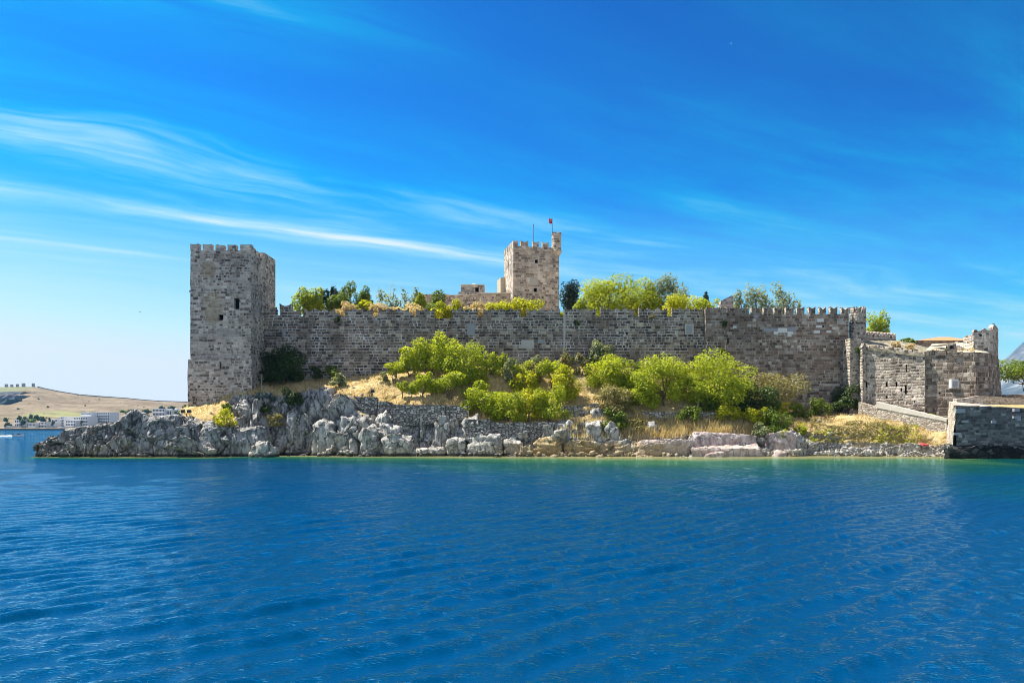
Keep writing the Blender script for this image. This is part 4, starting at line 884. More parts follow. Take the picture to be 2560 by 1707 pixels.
for h in (hole(KA, KB, 1334.5, 1348, 645.5, 661), hole(KA, KB, 1331.5, 1346, 716, 732.5)):      # pale window surrounds, four stones each
    hw = hole(KA, KB, 1337, 1345, 648.5, 658) if h[3] > 30 else hole(KA, KB, 1334, 1343, 720, 730); fr = MB(); st = rel(KA, nk, .04)
    for a, c, za, zb_ in ((h[0], h[1], hw[3], h[3]), (h[0], h[1], h[2], hw[2]), (h[0], hw[0], hw[2], hw[3]), (hw[1], h[1], hw[2], hw[3])):
        fr.prism(rel(st, ux, a), ux, nk, [(0, za), (c - a, za), (c - a, zb_), (0, zb_)], .038)
    fr.build('window_surround', M['mortar'], K)
b = MB(); b.prism(rel(rel(KA, nk, .03), ux, 3.0), ux, nk, [(0, WZ(714, 136)), (1.4, WZ(714, 136)), (1.4, WZ(697, 136)), (0, WZ(695, 136))], .028); b.build('pale_patch', M['mortar'], K, rough=(.4, .05))
def mer(A, u, n, s, wd, h=1.02):
    b = MB(); b.prism(rel(A, u, s), u, n, swallow(wd, zk - .02, zk + h, .3), .55); b.build('merlon', M['keep'], K, rough=(.35, .04))
for s, wd in ((0.0, .85), (1.35, 1.35), (3.55, 1.1), (5.3, 1.15)): mer(KA, ux, nk, s, wd)
ul, nl, Ll = unit(KD, KA)
for s in (.1, 1.7, 3.3, 4.9, 6.4): mer(KD, ul, nl, s, 1.0)
ur, nr, Lr = unit(KB, KC)
for s in (2.2, 3.8, 5.4, 6.9): mer(KB, ur, nr, s, 1.0)
ub, nb, Lb = unit(KC, KD)
for s in (.3, 1.9, 3.5, 5.1, 6.8): mer(KC, ub, nb, s, 1.1)
for s in (1.0,): pass
b = MB(); b.prism(rel(KA, nk, .08), ux, nk, [(0, zk - .62), (Wk, zk - .62), (Wk, zk - .42), (0, zk - .42)], .078); b.build('string_course', M['keep'], K)
tc = kp(Wk - .35, .45); tr_ = .86
b = MB(); zc0 = WZ(581, 136.5)
b.cyl(tc[0], tc[1], [(.35, WZ(642, 136.5)), (.62, WZ(636, 136.5)), (tr_ + .06, WZ(629, 136.5)), (tr_ + .06, WZ(625, 136.5)), (tr_ - .02, WZ(624, 136.5)), (tr_ - .02, WZ(588, 136.5)), (tr_ + .05, WZ(586, 136.5)), (tr_ + .05, WZ(584, 136.5))], 20)
tt = b.build('corner_turret', M['keep'], K)
for k in range(6):
    t0 = k * math.pi / 3 + .2; b = MB(); q = lambda t, r, z: (tc[0] + r * math.cos(t), tc[1] + r * math.sin(t), z); zz = WZ(584, 136.5)
    for t1, t2, z1, z2 in ((t0 - .3, t0, .33, .2), (t0, t0 + .3, .2, .33)): b.hexa([q(t1, tr_, zz), q(t2, tr_, zz), q(t2, tr_ - .3, zz), q(t1, tr_ - .3, zz), q(t1, tr_, zz + z1), q(t2, tr_, zz + z2), q(t2, tr_ - .3, zz + z2), q(t1, tr_ - .3, zz + z1)])
    b.build('merlon', M['keep'], tt)
b = MB(); an = [kp(-.9, Dk - 1.2), kp(-.003, Dk - 1.2), kp(-.003, Dk + 2), kp(-.9, Dk + 2)]
quad_prism(b, an, 15, WZ(695, 142)); b.build('stair_buttress', M['plaster'], K, rough=(.5, .06))
# flag, mast
Fl = thing('flagpole', (tc[0] - .35, tc[1], zc0 - .6), 'thin dark flagpole flying a small red flag on the keep turret', 'flagpole')
fx, fy = WX(1380.5, 136.5), 136.5
ORG[Fl.name] = np.array([fx, fy, WZ(584, 136.5)]); Fl.location = (fx, fy, WZ(584, 136.5))
b = MB(); b.tube([(fx, fy, WZ(588, 136.5)), (fx, fy, WZ(546, 136.5))], [.05, .035], 8); b.build('pole', M['metal_dark'], Fl)
red = plain('red flag cloth', (.55, .008, .02), .7, .1, 2)
b = MB(); zt_, hf = WZ(546.5, 136.5), .86; gx = [(-.0, 0, 0), (-.16, .10, -.02), (-.32, .02, -.08), (-.5, -.10, -.02), (-.62, -.04, .03)]
for (a, c, e), (a2, c2_, e2) in zip(gx, gx[1:]):
    b.poly([(fx + a, fy + c, zt_ + e), (fx + a2, fy + c2_, zt_ + e2), (fx + a2 * .9, fy + c2_, zt_ + e2 - hf), (fx + a * .9, fy + c, zt_ + e - hf)])
fl = b.build('flag', red, Fl, smooth=True)
b = MB(); arc = [math.radians(t) for t in range(40, 321, 20)]; wt_ = plain('white cloth', (.8, .8, .8), .8, .05)
cyf = fy - .15
o1 = [(fx - .28 + .17 * math.cos(t), cyf, zt_ - .42 + .17 * math.sin(t)) for t in arc]; i1 = [(fx - .255 + .125 * math.cos(t), cyf, zt_ - .42 + .125 * math.sin(t)) for t in arc]
for k in range(len(arc) - 1): b.poly([o1[k], o1[k + 1], i1[k + 1], i1[k]])
b.build('crescent', wt_, fl, weld=True)
b = MB(); b.poly([(fx - .10 + (.06 if k % 2 == 0 else .025) * math.cos(k * math.pi / 5), cyf, zt_ - .42 + (.06 if k % 2 == 0 else .025) * math.sin(k * math.pi / 5)) for k in range(10)])
b.build('star', wt_, fl)
b = MB(); mx_ = WX(1333.5, 138); b.tube([(mx_, 138, zk - .6), (mx_, 138, WZ(562, 138))], [.06, .04], 8); b.box(mx_ - .09, mx_ + .09, 137.93, 138.07, WZ(565, 138), WZ(561, 138))
tag(b.build('mast', M['pole'], origin=(mx_, 138, zk - .6)), 'slender grey mast on the keep roof', 'mast')
# --- low range beside the keep
L_ = thing('stone_range', (WX(1180, 132), 132, 16), 'long low stone range with a flat roof joined to the keep', 'building')
b = MB(); b.box(WX(1050, 133), WX(1121, 133), 133, 140, 15, WZ(735, 133)); b.build('wall', M['keep'], L_, rough=(.9, .05))
b = MB(); b.box(WX(1112, 132), WX(1194, 132), 132, 139, 15, WZ(739, 132)); b.build('wall', M['keep'], L_, rough=(.9, .05))
b = MB(); b.box(WX(1193.5, 131.6), WX(1276, 131.6), 131.6, 139, 15, WZ(734, 131.6)); b.build('wall', M['keep'], L_, rough=(.9, .05))
for pa, pb_, py, Y in ((1112, 1193, 738.5, 131.9), (1193, 1276.5, 733.5, 131.5)):
    b = MB(); b.box(WX(pa, Y), WX(pb_, Y), Y, Y + .6, WZ(py, Y) - .001, WZ(py, Y) + .11); b.build('coping', M['coping'], L_, rough=(.6, .02))
Hu = thing('roof_hut', (WX(1181, 134), 135, WZ(738, 134)), 'small square stone hut with one dark window on the flat roof beside the keep', 'hut')
A, B = (WX(1152, 134), 134.0), (WX(1210, 134), 134.0); b = MB()
bk = quad_prism(b, [A, B, (B[0], 137.5), (A[0], 137.5)], WZ(741, 134), WZ(713, 134), {0: [hole(A, B, 1188, 1197, 718, 730)]}, .5); b.build('wall', M['keep'], Hu, rough=(.7, .03))
for k in bk: k.build('window', M['dark'], Hu)
b = MB(); b.box(A[0] - .05, B[0] + .05, 133.9, 137.6, WZ(713, 134) + .003, WZ(711, 134)); b.poly([(A[0] + 1.4, 134.5, WZ(711, 134)), (B[0] - .8, 134.5, WZ(711, 134)), (WX(1183, 135), 135.5, WZ(708, 135))]); b.build('roof', M['coping'], Hu)
b = MB(); b.box(WX(1146, 133.4), WX(1192, 133.4), 133.3, 133.99, WZ(740, 133.4), WZ(730, 133.4)); b.build('step', M['keep'], Hu, rough=(.5, .03))

# ------------------------------------------------------------------ dry-stone terrace walls
def terrace(pxs_, tops, Ys, bot, label, mat='rubble', thick=.8):
    b = MB(); f = [(WX(p, Y), Y, WZ(t, Y)) for p, t, Y in zip(pxs_, tops, Ys)]
    for (xa, ya, za), (xb, yb, zb_), b0, b1 in zip(f, f[1:], bot, bot[1:]):
        b.hexa([(xa, ya - .1, WZ(b0, ya)), (xb, yb - .1, WZ(b1, yb)), (xb, yb + thick, WZ(b1, yb)), (xa, ya + thick, WZ(b0, ya)), (xa, ya, za), (xb, yb, zb_), (xb, yb + thick, zb_), (xa, ya + thick, za)])
    tag(b.build('terrace_wall', M[mat], rough=(.45, .07)), label, 'terrace wall', 'dry stone terrace walls')
terrace((868, 885, 899), (993, 992, 993), (94.9, 94.9, 94.9), (1016, 1018, 1018), 'short uppermost dry stone terrace wall on the pale rock shoulder')
terrace((901, 925, 943), (993, 992, 993), (94.5, 94.5, 94.5), (1030, 1032, 1032), 'second dry stone terrace wall step under the pole floodlight')
terrace((945, 962, 978), (1003, 1003, 1005), (94.2, 94.2, 94.2), (1044, 1046, 1046), 'third small dry stone terrace wall between two taller steps')
terrace((979, 1010, 1060, 1113), (1011, 1012, 1012, 1012), (93.7, 93.8, 93.9, 94.0), (1062, 1066, 1062, 1052), 'tallest dry stone terrace wall under the twin sapling trees')
terrace((1114.5, 1140, 1172), (1012, 1013, 1014), (94.1, 94.2, 94.2), (1050, 1050, 1050), 'dark dry stone terrace wall just past the white joint')
terrace((1163, 1190, 1226), (1048, 1048, 1047), (91.9, 91.9, 91.9), (1102, 1104, 1106), 'higher end of the lowest terrace wall above the layered rocks')
terrace((1226.5, 1270, 1330, 1394), (1056, 1057.5, 1056, 1053), (92.1, 92.0, 92.0, 92.1), (1110, 1112, 1112, 1110), 'long lowest dry stone terrace wall under the thicket of yellow bushes')
terrace((1400, 1450, 1472, 1500), (1015, 1014, 1010, 1009), (94.5, 94.5, 94.5, 94.5), (1048, 1048, 1048, 1048), 'dry stone terrace wall at the foot of the bare grass gully')
terrace((1606, 1660, 1710, 1800), (1029, 1029, 1031, 1031), (94.2, 94.2, 94.3, 94.3), (1056, 1058, 1052, 1046), 'low grey terrace wall behind the tall straw grass')
terrace((2049, 2080, 2111), (1107, 1108, 1109), (92.0, 92.0, 92.0), (1128, 1130, 1130), 'small collapsed stone wall beside the pebble beach', 'rubble')
# ------------------------------------------------------------------ boulders and the western outcrop
def boulder(name, label, px0, px1, pyt, pyb, Y, depth, seed, mat, sc=(1.1, 1.1, 1.0), amp=.30, box=.5, sub=5, lean=0.0, cat='boulder', group='shore boulders'):
    rr_ = np.random.default_rng(seed); nP = 46 if 'slab' not in name else 30
    q = rr_.normal(size=(nP, 3)); q /= np.linalg.norm(q, axis=1, keepdims=True)
    q = np.sign(q) * np.abs(q) ** (box * .8); q /= np.abs(q).max(0); q *= rr_.uniform(.82, 1.0, (nP, 1))
    hw, hh = (px1 - px0) / 2 / FOC * Y, (pyb - pyt) / FOC * Y
    c = np.array([WX((px0 + px1) / 2, Y), Y + depth / 2, WZ(pyb, Y) - .3 * hh])
    if 'slab' in name: q[:, 2] += .10 * q[:, 0] * np.sign(rr_.uniform(-.6, 1)) - .22 * q[:, 1]
    q[:, 0] /= np.abs(q[:, 0]).max()
    bm = bmesh.new()
    for p in c + q * np.array([hw, depth / 2, hh * 1.3]): bm.verts.new(p)
    h = bmesh.ops.convex_hull(bm, input=bm.verts); bmesh.ops.delete(bm, geom=[v for v in bm.verts if not v.link_faces], context='VERTS')
    for _ in range(5):      # fracture planes stay flat, edges get worn
        es = [e_ for e_ in bm.edges if e_.calc_length() > .26]
        if not es: break
        bmesh.ops.subdivide_edges(bm, edges=es, cuts=1, use_grid_fill=True); bmesh.ops.triangulate(bm, faces=[f for f in bm.faces if len(f.verts) > 3])
    bm.normal_update()
    Pn = np.array([v.co for v in bm.verts]); Dn = np.array([v.normal for v in bm.verts]); bm.verts.index_update(); Fa = np.array([[v.index for v in f.verts] for f in bm.faces]); bm.free()
    Pn = Pn + Dn * rockdisp(Pn, np.array(sc) * 1.4, amp * .42, seed)[:, None]
    Pn[:, 2] += WZ(pyt, Y) - Pn[:, 2].max()
    return tag(np_mesh(name, Pn, [Fa], M[mat]), label, cat, group)
# outcrop: closed sheet with a sculpted top line
OT = [(84, 1118), (92, 1106), (102, 1098), (118, 1092), (136, 1086), (148, 1076), (160, 1073), (182, 1067), (205, 1064), (225, 1063), (232, 1060), (262, 1057), (271, 1059), (278, 1056), (292, 1049), (303, 1037), (318, 1031), (326, 1027), (335, 1025), (343, 1029), (350, 1033), (358, 1034), (365, 1042), (380, 1040), (400, 1039), (415, 1037), (432, 1035), (447, 1037), (455, 1044), (468, 1048), (482, 1053)]
ox = np.arange(84, 484, 1.0); ot = np.interp(ox, [p[0] for p in OT], [p[1] for p in OT])
ot += (fbm(np.stack([ox * .12, 0 * ox, 0 * ox], 1), 4, 61) - .5) * 5
nr = 110; t = np.linspace(0, 1, nr); rows = []
for px, py in zip(ox, ot):
    base = 1144.5; e = np.clip((px - 82) / 30, .15, 1)
    zz = np.where(t < .55, np.interp(t, [0, .06, .5, .55], [-1.2, WZ(base, 88), WZ(py, 89.4) - .12, WZ(py, 89.6)]), np.interp(t, [.55, .72, 1], [WZ(py, 89.6), WZ(py, 89.6) - .25, -1.0]))
    YY = np.where(t < .55, np.interp(t, [0, .06, .3, .5, .55], [87.2, 87.7, 88.2, 88.9, 89.6]), np.interp(t, [.55, .72, 1], [89.6, 89.6 + 2.5 * e, 89.6 + 6.5 * e]))
    rows.append(np.stack([WX(px, 1.0) * (88 + (YY - 88) * .35), YY, zz], 1))
O = np.array(rows); nC2 = len(ox)
dN = np.zeros_like(O); dN[..., 1] = -1; dN[..., 2] = np.where(t < .5, .1, .45)[None]
of = O.reshape(-1, 3); pxo = np.repeat(ox, nr)
d1 = rockdisp(of, (2.4, 2.0, 1.9), .95, 101); d2 = rockdisp(of, (1.0, 1.4, 3.6), .85, 131)
w1 = np.clip(1 - np.abs(pxo - 300) / 60, 0, 1) + np.clip(1 - np.abs(pxo - 215) / 50, 0, 1); w1 = np.clip(w1, 0, 1)
calm = np.where((pxo > 335) & (pxo < 440), .42, 1.0)             # the big smooth face
dd = (d1 * (1 - w1) + d2 * w1) * calm * np.clip(np.tile(np.arange(nr), nC2) / 8, .2, 1) * np.where(np.abs(np.tile(t, nC2) - .55) < .06, .45, 1)
of = of + dN.reshape(-1, 3) * dd[:, None]
ix = np.arange(nC2 * nr).reshape(nC2, nr)
fo = np.stack([ix[:-1, :-1], ix[1:, :-1], ix[1:, 1:], ix[:-1, 1:]], -1).reshape(-1, 4)
tag(np_mesh('rock_outcrop', of, [fo], M['rock_grey']), 'long dark grey rock outcrop running out into the sea from the tower foot', 'rock outcrop')
for a in (
 ('rock_pillar', 'pale upright rock block between the outcrop and the grassy mound', 452, 500, 1046, 1136, 88.2, 3.2, 201, 'rock_grey', (1.0, 1.0, .55), .34, .6),
 ('rock_pillar', 'rounded ridged rock with a bright top below the grassy mound', 482, 541, 1051, 1141, 87.6, 3.0, 211, 'rock_grey', (.9, .9, .6), .34, .7),
 ('boulder', 'broad rock ledge with a bright crest below the tower shadow', 548, 668, 1063, 1132, 89.0, 3.4, 221, 'rock_grey', (1.2, 1.2, 1.0), .45, .65),
 ('boulder', 'knobbly pale boulder standing alone in the water below the ledge', 597, 684, 1102, 1145, 87.3, 3.2, 231, 'rock', (.55, .55, .5), .34, .75),
 ('boulder', 'sharp slab leaning across the cliff beside the fluted shaded rock', 772, 836, 1046, 1112, 91.6, 3.0, 241, 'rock', (1.4, 1.2, 1.4), .4, .6),
 ('boulder', 'tall white split block beneath the uppermost terrace wall', 838, 888, 1034, 1092, 91.8, 3.0, 251, 'rock', (1.2, 1.2, 1.2), .36, .55),
 ('boulder', 'narrow dark fronted block at the water under the white split block', 872, 894, 1094, 1140, 90.6, 2.0, 261, 'rock', (.9, .9, 1.2), .3, .6),
 ('boulder', 'big pitted white boulder on the shore under the small terrace steps', 890, 946, 1058, 1140, 90.2, 3.0, 271, 'rock', (1.2, 1.2, 1.3), .4, .65),
 ('boulder', 'pale ridge boulder beside the big pitted white boulder', 940, 1000, 1056, 1125, 91.0, 2.8, 281, 'rock', (1.0, 1.0, 1.0), .42, .65),
 ('boulder', 'low jagged shore boulder under the tallest terrace wall', 946, 1032, 1086, 1141, 90.0, 2.8, 291, 'rock', (.9, .9, .7), .42, .65),
 ('boulder', 'flat row of tide washed stones at the foot of the blue shaded cliff', 998, 1118, 1114, 1142, 90.2, 2.2, 301, 'rock', (.7, .7, .4), .34, .6),
 ('boulder', 'bedded grey block with horizontal cracks beside the tide washed stones', 1110, 1164, 1092, 1141, 90.2, 2.6, 311, 'rock', (1.6, 1.2, .35), .3, .5),
 ('boulder', 'large bedded rock stepping down under the higher end of the lowest wall', 1160, 1262, 1083, 1141, 90.0, 3.2, 321, 'rock', (1.8, 1.2, .38), .36, .6),
 ('boulder', 'white knobbed buttress of rock at the end of the tallest terrace wall', 1086, 1122, 1036, 1092, 92.6, 2.4, 331, 'rock', (.7, .7, .7), .36, .65),
 ('boulder', 'bluish bedded rock under the long lowest terrace wall', 1256, 1312, 1096, 1141, 90.4, 2.6, 341, 'rock', (1.0, 1.0, .5), .36, .6),
 ('boulder', 'small grey stump of rock left of the ochre ledges', 1306, 1352, 1104, 1141, 90.6, 2.2, 351, 'rock', (.9, .9, .6), .34, .6),
 ('boulder', 'tall white slab standing at the end of the long lowest wall', 1392, 1420, 1050, 1108, 91.0, 2.4, 361, 'rock', (1.0, 1.0, 1.4), .26, .55),
 ('boulder', 'second white slab with a shaded base next to the tall white slab', 1415, 1442, 1048, 1106, 91.0, 2.4, 371, 'rock', (1.1, 1.1, 1.2), .28, .55),
 ('boulder', 'wide blocky boulder with a broad shaded face under the dark shrub', 1462, 1516, 1050, 1108, 90.6, 2.8, 381, 'rock', (1.5, 1.4, 1.4), .36, .55),
 ('boulder', 'square cracked boulder right beside the wide blocky boulder', 1512, 1556, 1052, 1106, 90.8, 2.6, 391, 'rock', (1.2, 1.2, 1.2), .34, .55),
 ('boulder', 'small rounded boulder resting at the end of the gully terrace wall', 1478, 1512, 1017, 1044, 93.4, 1.8, 401, 'rock', (.8, .8, .6), .22, .7),
 ('boulder', 'sloping blue grey boulder below the low grey terrace wall', 1612, 1652, 1052, 1090, 92.0, 2.6, 411, 'rock', (1.4, 1.2, 1.2), .34, .6),
 ('boulder', 'ochre layered ledge just above the sand', 1330, 1412, 1090, 1138, 90.2, 2.6, 421, 'rock_ochre', (1.6, 1.0, .3), .34, .6),
 ('boulder', 'large hollowed ochre ledge in the middle of the shore', 1404, 1512, 1098, 1139, 89.6, 3.0, 431, 'rock_ochre', (2.0, 1.2, .32), .42, .6),
 ('boulder', 'ochre ledge ending beside the pink slabs', 1500, 1566, 1102, 1137, 90.0, 2.8, 441, 'rock_ochre', (1.6, 1.2, .3), .34, .6),
 ('rock_slab', 'long flat pale slab sloping out of the straw grass', 1548, 1740, 1096, 1142, 89.0, 3.6, 451, 'rock_pink', (1.3, 1.1, .30), .16, .38),
 ('rock_slab', 'highest smooth white slab below the round bushes', 1720, 1902, 1079, 1130, 90.4, 3.4, 461, 'rock_pink', (1.3, 1.1, .32), .18, .38),
 ('rock_slab', 'broad cracked pinkish slab at the waterline', 1730, 1936, 1108, 1144, 88.4, 3.2, 471, 'rock_pink', (1.2, 1.1, .28), .16, .38),
 ('rock_slab', 'thin dark edged slab lying lowest in the water', 1764, 1822, 1128, 1144, 87.6, 2.0, 481, 'rock_pink', (2.0, 1.0, .4), .18, .65),
 ('boulder', 'pinkish overhanging block below the pair of round cushions', 1920, 1998, 1074, 1118, 90.8, 3.0, 491, 'rock_pink', (1.3, 1.2, 1.0), .38, .58),
 ('boulder', 'small rosy boulder at the waterline where the pebble beach begins', 1936, 1974, 1124, 1141, 88.8, 1.6, 501, 'rock_pink', (.7, .7, .5), .2, .7),
 ('boulder', 'rough crumbling rock shoulder beside the pebble beach', 1982, 2022, 1080, 1130, 91.0, 2.6, 511, 'rock', (.6, .6, .5), .34, .65),
): boulder(*a, group='boulders and slabs along the shore')
# beach stones: uncountable shingle along the pale beach
rs = np.random.default_rng(3); bm = bmesh.new(); bmesh.ops.create_icosphere(bm, subdivisions=1, radius=1.0)
IV = np.array([v.co for v in bm.verts]); IF = np.array([[v.index for v in f.verts] for f in bm.faces]); bm.free()
def stones(name, pts, size, mat, label, cat):
    V, F_ = [], []
    for k, (x, y, z) in enumerate(pts):
        s = size[k] * rs.uniform(.6, 1.3, 3) * (1, 1, .65)
        V.append(IV * s * rs.uniform(.75, 1.2, (len(IV), 1)) + (x, y, z)); F_.append(IF + k * len(IV))
    return tag(np_mesh(name, np.concatenate(V), [np.concatenate(F_)], M[mat]), label, cat, kind='stuff')
pts, sz = [], []
TPc = TP.reshape(nC, NT_, 3)
for _ in range(2600):
    px = rs.uniform(1990, 2368); i = int(np.argmin(abs(TPX - px))); lo = np.argmax(TPc[i][:, 2] > .02); k = lo + int(abs(rs.normal(0, 16)))
    if k < NT_ and TPc[i][k, 2] < 1.5: pts.append(TPc[i][k]); sz.append(float(np.clip(rs.lognormal(-2.35, .5), .05, .38)))
for _ in range(500):
    px = rs.uniform(700, 1990); i = int(np.argmin(abs(TPX - px))); k = np.argmax(TPc[i][:, 2] > -.12) + int(abs(rs.normal(0, 3))); pts.append(TPc[i][k] - (0, .5, 0)); sz.append(float(np.clip(rs.lognormal(-1.7, .5), .08, .5)))
stones('beach_pebbles', pts, sz, 'rock', 'loose pale pebbles and broken stones along the water edge', 'pebbles')

# ------------------------------------------------------------------ plants
def leaf_quads(Cn, Nn, size, rng, aspect=.55):
    n = len(Cn); a = rng.normal(size=(n, 3)); a -= (a * Nn).sum(1, keepdims=True) * Nn; a /= np.linalg.norm(a, axis=1, keepdims=True) + 1e-9
    b = np.cross(Nn, a); s = (size * rng.uniform(.6, 1.35, n))[:, None]
    V = np.stack([Cn - a * s, Cn + b * s * aspect - Nn * s * .1, Cn + a * s, Cn - b * s * aspect - Nn * s * .1], 1).reshape(-1, 3)
    return V, np.arange(n * 4).reshape(n, 4)
def crown_points(c, r, n, rng, lobes, lobe_r=(.20, .50), low=-.8, shell=.45, skirt=False):
    """n leaf centres spread through a lumpy crown of half sizes r round c"""
    r = np.array(r, float); Ls = []
    for k in range(lobes * 6):
        d = rng.normal(size=3); d /= np.linalg.norm(d)
        if d[2] < low: continue
        q = d * rng.uniform(.46, .84)
        if all(np.linalg.norm(q - l[0]) > .26 for l in Ls): Ls.append((q, rng.uniform(*lobe_r)))
        if len(Ls) >= lobes: break
    if skirt:      # foliage down to the ground
        for k in range(max(4, lobes // 2)):
            a = rng.uniform(0, 6.28); Ls.append((np.array([math.cos(a) * .62, math.sin(a) * .62, rng.uniform(-.78, -.5)]), rng.uniform(.28, .40)))
    Ls.append((np.zeros(3), .5))
    wts = np.array([l[1] ** 2 for l in Ls]); wts[-1] *= .5; L = rng.choice(len(Ls), n, p=wts / wts.sum())
    d = rng.normal(size=(n, 3)); d /= np.linalg.norm(d, axis=1, keepdims=True)
    rad = (shell + (1 - shell) * rng.random(n) ** .6) * (1 + .34 * (fbm(d * 2.3 + L[:, None] * 7.1, 3, int(rng.integers(999))) - .5) * 2)
    lc = np.array([l[0] for l in Ls])[L]; lr = np.array([l[1] for l in Ls])[L]
    Pq = lc + d * (rad * lr)[:, None]
    nn = d + rng.normal(size=(n, 3)) * .75 + (-.25, 0, .75); nn /= np.linalg.norm(nn, axis=1, keepdims=True)
    tone = rng.random(len(Ls))[L]
    return c + Pq * r, nn, [c + l[0] * r for l in Ls], tone
PL = dict(n=0)
def plant(kind, label, px0, px1, pyt, pyb, Y=None, leaf='olive', z0=None, dens=1.0, trunk=.0, lobes=None, size=.15, cat=None, group=None, depth=.85, bark='bark', fork=0, multi=False, shell=.5, aspect=.55, dY=0.0):
    """trunk: share of the height below the crown; z0: ground height when the foot is hidden"""
    PL['n'] += 1; rng = np.random.default_rng(1000 + PL['n'] * 17)
    pc = (px0 + px1) / 2
    if Y is None: Y = ground_Y(pc, pyb) + dY
    W = (px1 - px0) / FOC * Y; zt_ = WZ(pyt, Y); zb_ = WZ(pyb, Y) if z0 is None else z0
    H = zt_ - zb_; x = WX(pc, Y)
    root = thing(kind, (x, Y, zb_), label, cat or kind.replace('_', ' '), group)
    cz0 = zb_ + H * trunk; rz = (zt_ - cz0) / 2
    lob = lobes or int(np.clip(4 + W * rz * 1.0, 5, 22))
    area = W * rz * 2; n = int(np.clip(area / size ** 2 * 4.6 * dens, 300, 14000))
    c = np.array([x, Y, cz0 + rz])
    Pc, Nc, Ls, tone = crown_points(c, (W / 2, W / 2 * depth, rz), n, rng, lob, shell=shell, skirt=trunk < .16)
    lo, hi = np.percentile(Pc[:, 0], (1.5, 98.5)); Pc[:, 0] = x + (Pc[:, 0] - (lo + hi) / 2) * W / (hi - lo)
    tz = np.percentile(Pc[:, 2], 99); Pc[:, 2] = cz0 + (Pc[:, 2] - cz0) * (zt_ - cz0) / (tz - cz0)
    keep = Pc[:, 2] > zb_ - .1; Pc, Nc, tone = Pc[keep], Nc[keep], tone[keep]
    V, Fq_ = leaf_quads(Pc, Nc, size, rng, aspect)
    var = np.clip(rng.random(len(Pc)) * .62 + tone * .38, 0, 1)
    np_mesh('crown' if trunk > .12 or H > 3.2 else 'foliage', V, [Fq_], M[leaf], parent=root, face_attrs={'var': var})
    b = MB(); th = max(.045, .028 * H)
    stems = 3 if multi else 1
    for q in range(stems):
        off = np.array([rng.uniform(-.12, .12) * W * (stems > 1), rng.uniform(-.1, .1) * W * (stems > 1), 0])
        p0 = np.array([x, Y, zb_ - .35]) + off * .4; p1 = np.array([x, Y, zb_ + H * max(trunk, .25)]) + off + rng.normal(0, .06 * W, 3) * (1, 1, 0)
        pm = (p0 + p1) / 2 + rng.normal(0, .05 * H, 3) * (1, 1, 0)
        b.tube([p0, pm, p1], [th * 1.25, th, th * .8])
        tg = sorted(Ls, key=lambda l: rng.random())[:max(3, lob // (2 if stems == 1 else 4))]
        for l in tg:
            l = np.array(l); m_ = p1 * .5 + l * .5 + rng.normal(0, .07 * W, 3)
            e = l + (l - p1) * .15
            b.tube([p1, m_, e], [th * .6, th * .4, th * .15], 5)
    b.build('trunk' if trunk > .12 or H > 3.2 else 'stems', M[bark], root, smooth=True)
    return root
HB = 'bushes and small trees on the slope'
